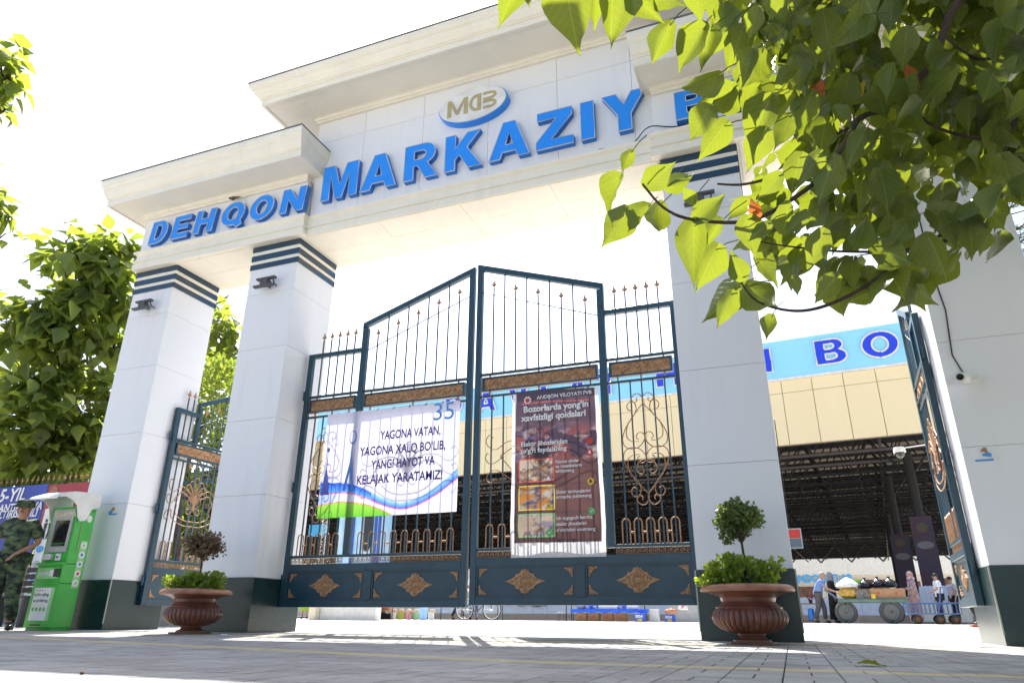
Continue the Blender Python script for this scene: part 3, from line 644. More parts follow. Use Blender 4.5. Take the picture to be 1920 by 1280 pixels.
def palmette(uc, zc, leaf, sx, k=1.0, half=0.62):
    b = MB()
    for i in range(-3, 4):
        a = radians(i*24); L = 0.30 if i == 0 else 0.27-abs(i)*0.015; w = 0.045
        d = Vector((sin(a),cos(a),0)); n = Vector((cos(a),-sin(a),0)); base = Vector((0,0.02,0))
        pts = [base, base+d*L*.45+n*w*.7, base+d*L*.85+n*w, base+d*L, base+d*L*.85-n*w, base+d*L*.45-n*w*.7, base]
        b.tube([(sx*uc+p.x*k, -0.016, zc+p.y*k) for p in smooth(pts,4)], 0.006, 5)
    b.poly([[(sx*uc+x*k, zc+z*k) for x, z in ((-.04,.02),(-.05,-.04),(-.02,-.09),(-.03,-.14),(0,-.18),(.03,-.14),(.02,-.09),(.05,-.04),(.04,.02),(0,.07))]], -0.022, -0.010)
    Hf = half
    CV = [[(.04,-.02),(.12,.08),(.22,.14),(Hf*.6,.13),(Hf*.8,.05),(Hf*.95,.09),(Hf,.17),(Hf*.93,.23),(Hf*.86,.19)],
          [(.05,-.05),(.14,.03),(.26,.07),(Hf*.6,.02),(Hf*.75,-.08),(Hf*.9,-.12),(Hf,-.06),(Hf*.97,.01),(Hf*.88,-.01)],
          [(.03,-.15),(.08,-.12),(.12,-.05),(.09,.0),(.05,-.02),(.07,-.06)],
          [(0,-.33),(.16,-.32),(.30,-.25),(Hf*.62,-.12),(Hf*.72,-.04),(Hf*.65,.0)],
          [(0,-.40),(.18,-.39),(.36,-.31),(Hf*.78,-.20),(Hf*.92,-.22),(Hf*.98,-.30),(Hf*.9,-.34),(Hf*.85,-.29)],
          [(.02,-.17),(.06,-.22),(.11,-.22),(.12,-.17),(.08,-.15)]]
    for s in (1,-1):
        for c in CV: b.tube([(sx*uc+s*p.x*k, -0.016, zc+p.y*k) for p in smooth([(q[0],q[1],0) for q in c],5)], 0.0062, 5)
    return b.build('scrollwork', [M_bronze], leaf)
def flip(c): return c
def gate_leaf(label, loc, rz, sx, spec, group=None):
    """u runs from the hinge to the free edge; sx mirrors it"""
    g = thing('gate_leaf', label, 'gate', loc, rz, group)
    Wd, U1, U2 = spec['W'], spec['U1'], spec['U2']          # total width, mid stile
    zb, zp0, zp1, zk0, zk1, za, zr2, zr1, zs, zm, ze = spec['z']
    X = lambda u: sx*u
    def rail(name, u0, u1, z0, z1, d=0.03): 
        b = MB(); b.bbox(X(u0), X(u1), -d, d, z0, z1, 0.003); return b.build(name, [M_gate], g)
    rail('hinge_stile', 0, 0.075, zb, zs+0.06)
    rail('end_stile', Wd-0.075, Wd, zb, ze)
    op = spec.get('open'); rail('middle_stile', U1, U2, zr1 if op else zk1, zm)
    rail('bottom_rail', 0.0755, Wd-0.0755, zb, zp0)
    rail('lower_rail', 0.0755, Wd-0.0755, zp1, zk0)
    if spec.get('pm'):
        rail('panel_divider', spec['pm'][0], spec['pm'][1], zp0+0.0005, zp1-0.0005)
        pans = [(0.0755, spec['pm'][0]-.0005),(spec['pm'][1]+.0005, Wd-0.0755)]
    else: pans = [(0.0755, Wd-0.0755)]
    for a, b_ in pans:
        p = MB(); p.box(X(a), X(b_), -0.004, 0.004, zp0, zp1)
        for c_ in ((a,b_,zp0,zp0+.02),(a,b_,zp1-.02,zp1),(a,a+.02,zp0+.02,zp1-.02),(b_-.02,b_,zp0+.02,zp1-.02)): p.box(X(c_[0]),X(c_[1]),-0.018,-0.004,c_[2]+0.0003,c_[3]-0.0003)
        po = p.build('kick_panel', [M_gate], g)
        mc = (a+b_)/2; zc = (zp0+zp1)/2
        put('medallion', MED if (b_-a) > 1.0 else MEDS, po, (X(mc), -0.0045, zc))
        for (cu, cz_, rx) in ((a+0.035, zp1-0.03, 0),(b_-0.035, zp1-0.03, 1),(b_-0.035, zp0+0.03, 2),(a+0.035, zp0+0.03, 3)):
            o = put('corner_ornament', CORN, po, (X(cu), -0.0045, cz_)); k = rx if sx > 0 else {0:1,1:0,2:3,3:2}[rx]
            o.rotation_euler = (0, k*pi/2, 0)
    for a, b_ in (((0.08, Wd-0.08),) if op else ((0.08, U1-0.005),(U2+0.005, Wd-0.08))):
        greek(X(a) if sx>0 else X(b_), X(b_) if sx>0 else X(a), zk0+0.006, zk1-0.004, 0.0).build('greek_key_strip', [M_bronze], g)
    for a, b_ in (((0.0755, Wd-0.0755),) if op else ((0.0755, U1-.0005),(U2+.0005, Wd-0.0755))):
        rail('arch_rail', a, b_, zk1, za, 0.02); rail('upper_rail', a, b_, zr2-0.028, zr2, 0.018); rail('top_panel_rail', a, b_, zr1-0.035, zr1, 0.018)
        relief(a+0.025, b_-0.025, zr2+0.045, zr1-0.06, g, sx)
        bl = MB()
        for q in (a+0.12, (a+b_)/2, b_-0.12):
            bl.box(X(q)-.008, X(q)+.008, -.008, .008, zr2+0.0005, zr2+0.0445); bl.box(X(q)-.008, X(q)+.008, -.008, .008, zr1-0.0595, zr1-0.0355)
        bl.build('spacer', [M_bronzed], g)
    # short section top rail with spears
    b = MB(); b.bbox(X(0.0755), X(U1-.0005), -0.03, 0.03, zs, zs+0.06, 0.003); b.build('top_rail', [M_gate], g)
    # sloping rail of the tall section
    b = MB(); zt0, zt1 = zm, ze
    b.poly([[(X(U1), zt0-0.0), (X(Wd), zt1), (X(Wd), zt1+0.075), (X(U1), zt0+0.075)]], -0.031, 0.031); b.build('sloping_rail', [M_gate], g)
    b = MB(); c0, c1 = zm-spec['cd'], ze-spec['cd']-0.01
    b.tube([(X(U2), 0, c0), (X(Wd-0.075), 0, c1)], 0.007, 6); b.build('sloping_bar', [M_gate], g)
    def bars(a, b_, n, tall):
        sp_ = (b_-a)/(n+1); out = []
        for i in range(n):
            u = a+sp_*(i+1)
            lo = MB(); lo.tube([(X(u),0,za-0.002),(X(u),0,zr2-0.027)], 0.0105, 4); lo.build('bar', [M_gate], g)
            if tall:
                f = (u-U1)/(Wd-U1); zt = zm+(ze-zm)*f
                if i % 2 == 0: top = zt-spec['cd']+0.10; spear = True
                else: top = zt+0.004; spear = False
            else: top = zs+0.25; spear = True
            up = MB(); up.tube([(X(u),0,zr1-0.003),(X(u),0,top)], 0.0105, 4); bo = up.build('bar', [M_gate], g)
            if spear: put('spear_tip', TIP, bo, (X(u), 0, top))
            out.append(u)
        return out
    b1 = bars(0.075, U1, spec['n1'], False); b2 = bars(U2, Wd-0.075, spec['n2'], True)
    for bl, a, b_ in ((b1, 0.075, U1),(b2, U2, Wd-0.075)):
        for u in bl: put('arch_bar', ARCH, g, (X(u), -0.014, za-0.001))
        sp_ = bl[1]-bl[0]
        for u in bl[:-1]: put('link', LINK, g, (X(u+sp_/2), -0.014, za-0.001))
    if spec.get('sc'): scroll_small((0.075+U1)/2, g, sx)
    pz = spec.get('pal'); 
    if pz: palmette(pz[0], pz[1], g, sx, pz[2], pz[3])
    # hinges
    for z in (zb+0.25, (zr2+zb)/2+0.2, zr1-0.05):
        h_ = MB(); h_.tube([(X(-0.028),0.0,z),(X(-0.028),0.0,z+0.13)], 0.016, 8); h_.box(X(-0.0275), X(0.0), -0.012, 0.0, z+0.02, z+0.11); h_.build('hinge', [M_gate], g)
    return g
big = dict(W=2.535, U1=0.855, U2=0.94, z=(0.300,0.378,0.715,0.800,0.872,0.905,2.715,3.005,3.560,3.905,4.475), n1=5, n2=9, pm=(1.19,1.295), cd=0.33, sc=True, pal=(1.69,1.98,1.0,0.68))
gl_l = gate_leaf('left leaf of the closed blue main gate, carrying the white banner', (-6.00,7.5,-0.012), 0, 1, big, 'leaves of the main gate')
gl_r = gate_leaf('right leaf of the closed blue main gate, carrying the brown fire safety poster', (-0.888,7.5,0.012), 0, -1, big, 'leaves of the main gate')
small = dict(W=1.10, U1=0.40, U2=0.46, z=(0.310,0.380,0.735,0.800,0.872,0.905,2.335,2.620,3.010,3.17,3.50), n1=2, n2=4, cd=0.28, open=True, pal=(0.60,1.80,1.0,0.50))
gate_leaf('narrow side gate leaf swung open beside the leftmost column behind the dry planter', (-8.29,7.46,0), radians(88), 1, small, 'side gate leaves')
gate_leaf('sunlit narrow side gate leaf swung open against the right column', (1.455,7.40,0), radians(-93.5), -1, small, 'side gate leaves')

# ------------------------------------------------------------------ banners
def cloth(name, x0, x1, z0, z1, y, nx, nz, colf, mt, wrinkle, parent=None, edge=None):
    vs = []; fs = []; cols = []
    for j in range(nz+1):
        for i in range(nx+1):
            u, v = i/nx, j/nz; x = x0+(x1-x0)*u; z = z0+(z1-z0)*v
            dx, dy, dz = wrinkle(u, v); vs.append((x+dx, y+dy, z+dz)); cols.append(colf(u, v))
    for j in range(nz):
        for i in range(nx): a = j*(nx+1)+i; fs.append((a, a+1, a+nx+2, a+nx+1))
    me = bpy.data.meshes.new(name); me.from_pydata(vs, [], fs); me.materials.append(mt)
    ca = me.color_attributes.new('print', 'FLOAT_COLOR', 'POINT')
    for i, c in enumerate(cols): ca.data[i].color = (c[0], c[1], c[2], 1)
    me.polygons.foreach_set('use_smooth', [True]*len(me.polygons))
    return put(name, me, parent)
def mixc(a, b, t): t = max(0, min(1, t)); return tuple(a[k]*(1-t)+b[k]*t for k in range(3))
def banner1(u, v):
    w = (0.68,0.68,0.82)
    base = mixc((0.62,0.60,0.80), w, min(1, abs(u-0.25)*3))
    base = mixc(base, (0.66,0.65,0.82), v)
    wave = 0.115+0.155*cos((u-0.22)*pi*1.55)**2*(1 if u < 0.62 else 1) if u < 0.55 else 0.055+0.0*u
    # ribbon: high at left, dips at 0.62, rises to the right
    if u < 0.64: c = 0.055+0.175*(0.5+0.5*cos(pi*min(1, max(0,(u-0.17))/0.47)))
    else: c = 0.055+0.24*((u-0.64)/0.36)**1.6
    th = 0.050+0.085*abs(u-0.60)
    if c < v < c+th:
        k = (v-c)/th; return mixc((0.10,0.32,0.85), (0.02,0.08,0.62), k) if u < 0.4 else mixc((0.04,0.12,0.65),(0.22,0.45,0.92), k*1.2)
    if abs(v-c) < 0.010: return (0.75,0.08,0.06)
    g = 0.135-0.9*(u-0.17)**2
    if v < g: return mixc((0.12,0.42,0.03), (0.25,0.55,0.06), v/0.13)
    if abs(v-g) < 0.008 and g > -0.01: return (0.75,0.08,0.06)
    # pale blue city wash at lower left
    if u < 0.16 and v < 0.42: return mixc((0.30,0.42,0.80), base, (u/0.16)**2*0.8+(v/0.42)**3*0.8+0.15*sin(u*160)*sin(v*37))
    return base
def wr1(u, v):
    return (0, -0.004*sin(v*9+u*3)-0.008*sin(u*7)*v-0.0012*sin(u*40+v*6), -0.012*(4*u*(1-u))*(1-v)*0.5)
bn = thing('banner', 'white and blue slogan banner with ribbon wave hung on the left gate leaf', 'banner')
cloth('cloth', -5.555, -3.60, 1.335, 2.690, 7.445, 170, 120, banner1, print_mat('banner_cloth', 0.42, 0.5), wr1, bn)
def btext(s, x, z, size, mt=M_inkb, par=bn, y=7.422, **k): return text_part('lettering', s, size, mt, par, (x, y, z), **k)
for s, x, z in (('YAGONA VATAN,',-4.83,2.275),('YAGONA XALQ BO‘LIB,',-5.0,2.085),('YANGI HAYOT VA',-4.86,1.905),('KELAJAK YARATAMIZ!',-5.02,1.725)):
    me = text_mesh(s, 0.158, M_inkb, bold=0.0035); wd = max(v.co.x for v in me.vertices)-min(v.co.x for v in me.vertices)
    tw = {'Y':1.03}.get('', {13:0.86,19:1.22,14:0.90,18:1.20}[len(s)]); 
    for v in me.vertices: v.co.x *= tw/wd
    put('lettering', me, bn, ({13:-4.70,19:-4.985,14:-4.80,18:-5.0}[len(s)], 7.424, z))
text_part('lettering', '35', 0.32, M_inkc, bn, (-3.97,7.42,2.455), bold=0.0)
text_part('lettering', 'YIL', 0.05, M_inkc, bn, (-3.78,7.416,2.50))
# abstract blue monument on the banner
b = MB(); b.poly([[(-5.20,1.66),(-5.125,2.02),(-5.115,2.30),(-5.10,2.02),(-5.03,1.66),(-5.07,1.66),(-5.115,1.90),(-5.16,1.66)]], 7.424, 7.426); b.poly([arc(-5.11,2.34,0.055,0.09,0,360,16)[:-1], list(reversed(arc(-5.115,2.345,0.042,0.075,0,360,16)[:-1]))], 7.424, 7.426)
b.build('monument_print', [mat('banner_blue', (0.16,0.36,0.78), 0.6, trans=0.4)], bn)
b = MB(); b.poly([[(-5.53,1.62),(-5.50,1.80),(-5.475,1.95),(-5.47,2.35),(-5.462,1.95),(-5.43,1.80),(-5.40,1.62)]], 7.424, 7.426); b.poly([arc(-5.468,2.20,0.022,0.03,0,360,12)[:-1]], 7.423, 7.4255); b.build('tower_print', [mat('banner_blue2', (0.22,0.26,0.70), 0.6, trans=0.4)], bn)
ey = MB()
for i in range(9):
    x = -5.50+i*0.235; MB().tube([(x,7.44,2.675),(x+0.004,7.478,2.70),(x,7.47,2.712)], 0.006, 5).build('tie', [M_black], bn)

rn2 = random.Random(11)
blobs = [(rn2.uniform(0.08,0.92), rn2.uniform(0.55,0.78), rn2.uniform(0.02,0.07), rn2.choice([(0.42,0.22,0.16),(0.55,0.38,0.32),(0.25,0.20,0.30),(0.60,0.55,0.55),(0.15,0.10,0.16),(0.45,0.12,0.10)])) for _ in range(120)]
def pic(u, v, seed, base, cols):
    c = base
    for k, cc in enumerate(cols):
        f = mnoise.fractal(Vector((u*3.2+seed*7.3, v*3.6, k*5.1+seed)), 0.8, 2.2, 4)
        c = mixc(c, cc, max(0, min(1, f*3.2+0.15)))
    return c
def banner2(u, v):
    if u < 0.045 or u > 0.955 or v < 0.085: return (0.74,0.73,0.74)
    c = mixc((0.075,0.040,0.042), (0.075,0.052,0.085), (v-0.5)*2)
    if 0.52 < v < 0.80:
        q_ = pic(u*1.7, v*4.2, 9, (0.05,0.03,0.05), [(0.42,0.30,0.26),(0.14,0.12,0.24),(0.50,0.42,0.42),(0.30,0.07,0.06),(0.03,0.02,0.05)])
        c = mixc(c, q_, 0.55*min(1, (v-0.52)*12, (0.80-v)*12))
    if abs(v-0.925) < 0.0035 and 0.1 < u < 0.9: return (0.45,0.09,0.07)
    for i, (v0, v1, e, bs, cs) in enumerate(((0.43,0.575,(0.55,0.06,0.05),(0.35,0.24,0.20),[(0.6,0.3,0.1),(0.5,0.5,0.52),(0.2,0.13,0.12),(0.65,0.55,0.45)]),
                                 (0.268,0.415,(0.6,0.45,0.05),(0.42,0.26,0.16),[(0.55,0.35,0.2),(0.5,0.5,0.5),(0.12,0.12,0.2),(0.6,0.25,0.06)]),
                                 (0.11,0.25,(0.15,0.42,0.15),(0.42,0.38,0.34),[(0.6,0.58,0.52),(0.35,0.2,0.14),(0.30,0.28,0.38),(0.6,0.45,0.35)]))):
        if 0.085 < u < 0.475 and v0 < v < v1:
            if u < 0.095 or u > 0.465 or v < v0+0.006 or v > v1-0.006: return e
            return mixc((0,0,0), pic((u-0.085)/0.39, (v-v0)/(v1-v0), i+1, bs, cs), 0.55)
        if 0.49 < u < 0.93 and v0-0.01 < v < v1: c = mixc(c, (0.12,0.055,0.05), 0.5)
    return c
def wr2(u, v):
    return (0.012*sin(v*5)*(1-v)*2*(u-0.5)+0.02*(1-v)*(u-0.3), -0.008*sin(v*11+u*2)-0.012*sin(u*9+v)*(1-v)-0.005*sin(v*37+u*11), 0.014*sin(u*5)*(v) - 0.01*u)
bp = thing('poster_banner', 'dark brown market fire safety poster hung on the right gate leaf', 'poster')
X0, X1_, Z0, Z1 = -2.905, -1.845, 0.80, 2.69
cloth('cloth', X0, X1_, Z0, Z1, 7.445, 110, 200, banner2, print_mat('poster_cloth', 0.35, 0.45), wr2, bp)
def pt(s, u, v, size, mt=M_inkw, **k): return text_part('lettering', s, size, mt, bp, (X0+(X1_-X0)*u, 7.418, Z0+(Z1-Z0)*v), **k)
pt('ANDIJON VILOYATI FVB', 0.30, 0.945, 0.062, bold=0.001)
pt("Bozorlarda yong‘in", 0.14, 0.868, 0.105, bold=0.0035); pt("xavfsizligi qoidalari", 0.12, 0.812, 0.105, bold=0.0035)
pt("Elektr jihozlaridan", 0.11, 0.652, 0.078, bold=0.002); pt("to‘g‘ri foydalaning", 0.11, 0.610, 0.078, bold=0.002)
for s, v in (("Nosoz simlar",0.535),("va rozetkalarni",0.507),("ishlatmang",0.479),("Elektr tarmoqlarini",0.355),("ortiqcha yuklamang",0.327),("Ish tugagach barcha",0.205),("elektr jihozlarini",0.172),("o‘chirishni unutmang",0.139)): pt(s, 0.505, v, 0.052, bold=0.0008)
def disc(name, u, v, r, mt, y=7.420, n=20): 
    b = MB(); b.poly([arc(X0+(X1_-X0)*u, Z0+(Z1-Z0)*v, r, r, 0, 360, n)[:-1]], y-0.002, y); return b.build(name, [mt], bp)
for u, v, mt in ((0.885,0.585,M_red),(0.885,0.655,M_red),(0.885,0.415,M_yellow),(0.885,0.245,M_greenp),(0.43,0.135,M_greenp)): disc('icon_disc', u, v, 0.040, mt)
for u, v in ((0.885,0.245),(0.43,0.135)):
    x, z = X0+(X1_-X0)*u, Z0+(Z1-Z0)*v; b = MB(); b.poly([[(x-.020,z+.002),(x-.006,z-.015),(x+.022,z+.016),(x+.016,z+.022),(x-.006,z-.002),(x-.014,z+.008)]], 7.4155, 7.4175); b.build('check_mark', [M_inkw], bp)
for u, v, mt in ((0.425,0.447,M_red),(0.425,0.285,M_yellow)):
    x, z = X0+(X1_-X0)*u, Z0+(Z1-Z0)*v; b = MB(); b.poly([[(x-.048,z-.03),(x+.048,z-.03),(x,z+.05)]], 7.418, 7.420); o = b.build('warning_triangle', [mt], bp)
    b = MB(); b.poly([[(x-.033,z-.021),(x+.033,z-.021),(x,z+.034)]], 7.4155, 7.4175) if mt is M_red else b.poly([[(x-.003,z-.01),(x+.003,z-.01),(x+.004,z+.02),(x-.004,z+.02)]], 7.4155, 7.4175); b.build('warning_mark', [M_inkw if mt is M_red else M_ink], bp)
for u, v in ((0.885,0.587),(0.885,0.417)):
    x, z = X0+(X1_-X0)*u, Z0+(Z1-Z0)*v; b = MB(); b.poly([[(x-.014,z-.016),(x+.010,z-.018),(x+.016,z-.002),(x+.006,z+.012),(x,z+.026),(x-.012,z+.006)]], 7.4155, 7.4175); b.build('flame_mark', [M_inkw if v > .5 else M_ink], bp)
# emblem star
x, z = X0+(X1_-X0)*0.19, Z0+(Z1-Z0)*0.945; b = MB(); b.poly([[(x+(0.052 if i%2 else 0.040)*cos(pi*i/8), z+(0.052 if i%2 else 0.040)*sin(pi*i/8)) for i in range(16)]], 7.418, 7.420); b.build('emblem', [M_paper], bp); disc('emblem_center', 0.19, 0.945, 0.028, M_red, 7.4175)

# ================================================================== URN PLANTERS
def urn(x, y, label, r=0.375):
    t = thing('urn_planter', label, 'planter', (x, y, 0), 0, 'brown fluted urn planters')
    k = r/0.375
    b = MB(); b.bbox(-0.155*k,0.155*k,-0.155*k,0.155*k,0,0.022,0.004); b.lathe([(0.15*k,0.022),(0.15*k,0.034),(0.125*k,0.042),(0.108*k,0.052),(0.102*k,0.064),(0.112*k,0.074),(0.112*k,0.082)], 32); b.build('foot', [M_urn], t, smooth=True)
    prof = [(0.105,0.078),(0.17,0.090),(0.235,0.118),(0.275,0.155),(0.290,0.20),(0.282,0.242),(0.262,0.272)]
    fl = lambda i, j, z: 0.062*abs(sin(j*pi/6))**0.6*(1 if 0 < i < 6 else 0.3)-0.05
    b = MB(); b.lathe([(r_*k*1.03, z) for r_, z in prof], 216, flute=fl); b.build('fluted_bowl', [M_urn], t, smooth=True)
    prof = [(0.262,0.272),(0.266,0.280),(0.258,0.287),(0.228,0.305),(0.215,0.325),(0.225,0.355),(0.26,0.375),(0.30,0.388),(0.345,0.398)]
    b = MB(); b.lathe([(r_*k, z) for r_, z in prof], 48); b.build('neck', [M_urn], t, smooth=True)
    prof = [(0.340,0.398),(0.372,0.402),(0.378,0.415),(0.372,0.432),(0.355,0.446),(0.33,0.455),(0.30,0.458),(0.285,0.450),(0.28,0.42),(0.0,0.42)]
    b = MB(); b.lathe([(r_*k, z) for r_, z in prof], 96, flute=lambda i, j, z: (0.010*abs(sin(j*pi/8)) if i in (2,3,4) else 0)); b.build('rim', [M_urnrim], t, smooth=True)
    MB().lathe([(0.27*k,0.421),(0.27*k,0.432),(0.0,0.438)], 24).build('soil', [M_soil], t)
    return t
urn(-6.22, 6.33, 'brown fluted urn planter with a dried brown topiary ball left of the main gate')
urn(-0.395, 6.42, 'brown fluted urn planter with a green topiary ball at the right column')
def small_leaves(mb, c, r, n, size, rnd, fill=0.5):
    for _ in range(n):
        while True:
            p = Vector((rnd.uniform(-1,1), rnd.uniform(-1,1), rnd.uniform(-1,1)))
            if fill < p.length < 1: break
        q = Vector((c[0]+p.x*r[0], c[1]+p.y*r[1], c[2]+p.z*r[2])); s = size*rnd.uniform(0.6,1.3)
        d = (p.normalized()*0.7+Vector((rnd.uniform(-1,1),rnd.uniform(-1,1),rnd.uniform(-0.6,1)))*0.6).normalized(); n_ = d.cross(Vector((rnd.uniform(-1,1),rnd.uniform(-1,1),rnd.uniform(-1,1)))).normalized()*s*0.42
        mb.add([q, q+d*s*0.5+n_, q+d*s, q+d*s*0.5-n_], [(0,1,2,3)])
def stems(mb, base, c, r, n, rnd, rad=0.006):
    for _ in range(n):
        a = rnd.uniform(0,2*pi); e = rnd.uniform(0.3,1.0)
        q = Vector((c[0]+r[0]*e*cos(a)*0.85, c[1]+r[1]*e*sin(a)*0.85, c[2]+r[2]*rnd.uniform(-0.4,0.8)))
        b0 = Vector(base); md = (b0+q)/2+Vector((rnd.uniform(-.02,.02),rnd.uniform(-.02,.02),0)); mb.tube([b0, md, q], rad, 4, rad*0.3)
rp = random.Random(21)
t = thing('dried_topiary', 'dried brown ball topiary in the left urn planter', 'plant', (-6.22,6.33,0.43))
b = MB(); b.tube([(0,0,0),(0.01,0,0.15),(0.0,0,0.36)], 0.014, 7, 0.010); stems(b, (0,0,0.34), (0.01,0,0.48), (0.18,0.18,0.15), 60, rp, 0.004); b.build('stem', [mat('dry_wood',(0.14,0.09,0.06),0.9)], t)
b = MB(); [small_leaves(b, Vector((0.01,0,0.50))+Vector((d_[0]*.19,d_[1]*.19,d_[2]*.135)), (.055,.055,.04), 22, 0.034, rp, 0.1) for d_ in [Vector((rp.gauss(0,1),rp.gauss(0,1),rp.gauss(0,1))).normalized()*rp.uniform(.4,1.08) for _ in range(95)]]; raw_build(b, 'foliage', [M_dry], t, 'stuff')
t = thing('green_topiary', 'green ball topiary on a thin stem in the right urn planter', 'plant', (-0.395,6.42,0.43))
b = MB(); b.tube([(0,0,0),(0.01,0,0.18),(0.0,0,0.40)], 0.013, 7, 0.010); stems(b, (0,0,0.36), (-0.01,0,0.55), (0.20,0.20,0.15), 50, rp, 0.004); b.build('stem', [M_bark], t)
b = MB(); [small_leaves(b, Vector((-0.01,0,0.575))+Vector((d_[0]*.19,d_[1]*.19,d_[2]*.135)), (.05,.05,.04), 28, 0.032, rp, 0.1) for d_ in [Vector((rp.gauss(0,1),rp.gauss(0,1),rp.gauss(0,1))).normalized()*rp.uniform(.55,1.02) for _ in range(100)]]; small_leaves(b, (-0.11,0,0.43), (0.06,0.06,0.07), 200, 0.03, rp, 0.1); raw_build(b, 'foliage', [leaf_mat('topiary_leaf',(0.035,0.07,0.02),(0.13,0.17,0.05),tr=(0.3,0.4,0.06),tf=0.3,vein=False)], t, 'stuff')
def lowplant(name, label, x, y, blobs_, rnd):
    t = thing(name, label, 'plant', (x, y, 0.43)); st = MB(); lf = MB()
    for (dx, dy, dz, rx, ry, rz_, n) in blobs_: stems(st, (dx*0.5, dy*0.5, 0.0), (dx,dy,dz), (rx,ry,rz_), 14, rnd, 0.004); [small_leaves(lf, (dx+rnd.uniform(-.8,.8)*rx, dy+rnd.uniform(-.8,.8)*ry, dz+rnd.uniform(-.7,.7)*rz_), (.045,.045,.04), 26, 0.040, rnd, 0.1) for _ in range(n//36)]
    st.build('stem', [M_twig], t); raw_build(lf, 'foliage', [M_shrub], t, 'stuff')
lowplant('bushy_plant', 'low bushy green plant filling the right urn, spilling over its left rim', -0.395, 6.42, [(-0.15,-0.05,0.10,0.16,0.15,0.11,1250),(-0.29,-0.08,0.03,0.08,0.09,0.06,320),(-0.05,0.0,0.17,0.12,0.12,0.10,500),(0.13,0.0,0.12,0.12,0.12,0.09,620),(-0.18,0,0.22,0.06,0.06,0.05,120),(0.27,0,0.19,0.04,0.04,0.05,80)], rp)
lowplant('bushy_plant', 'low bushy green plant under the dried topiary in the left urn', -6.22, 6.33, [(-0.20,-0.05,0.07,0.14,0.14,0.09,900),(0.0,0,0.10,0.18,0.16,0.11,1200),(0.20,0,0.06,0.13,0.12,0.08,500),(0.27,0,0.15,0.07,0.06,0.06,160)], rp)

# ================================================================== PEOPLE (skinned figures)
SK = []
def skin(name, V, E, mats, parent, sub=1, extra=None):
    me = bpy.data.meshes.new(name); me.from_pydata([v[0] for v in V], E, [])
    o = put(name, me, parent); md = o.modifiers.new('s', 'SKIN'); md.use_smooth_shade = True; md.branch_smoothing = 0.3
    for i, v in enumerate(V):
        r = v[1]; me.skin_vertices[0].data[i].radius = (r, r) if isinstance(r, (int, float)) else r
        me.skin_vertices[0].data[i].use_root = (i == 0)
    s_ = o.modifiers.new('u', 'SUBSURF'); s_.levels = sub; s_.render_levels = sub
    SK.append((o, mats, extra)); return o
def finish_skins():
    bpy.context.view_layer.update(); dg = bpy.context.evaluated_depsgraph_get(); res = []
    for o, mats, extra in SK: res.append(bpy.data.meshes.new_from_object(o.evaluated_get(dg)))
    for (o, mats, extra), me in zip(SK, res):
        o.modifiers.clear(); me.name = o.name
        if extra:
            b = bmesh.new(); b.from_mesh(me); 
            mb = MB(); extra(mb); t = bpy.data.meshes.new('t'); t.from_pydata(mb.v, [], mb.f); b.from_mesh(t); b.to_mesh(me); b.free(); bpy.data.meshes.remove(t)
        me.polygons.foreach_set('use_smooth', [True]*len(me.polygons))
        me.materials.clear()
        for m_ in mats: me.materials.append(m_)
        o.data = me
    SK.clear()
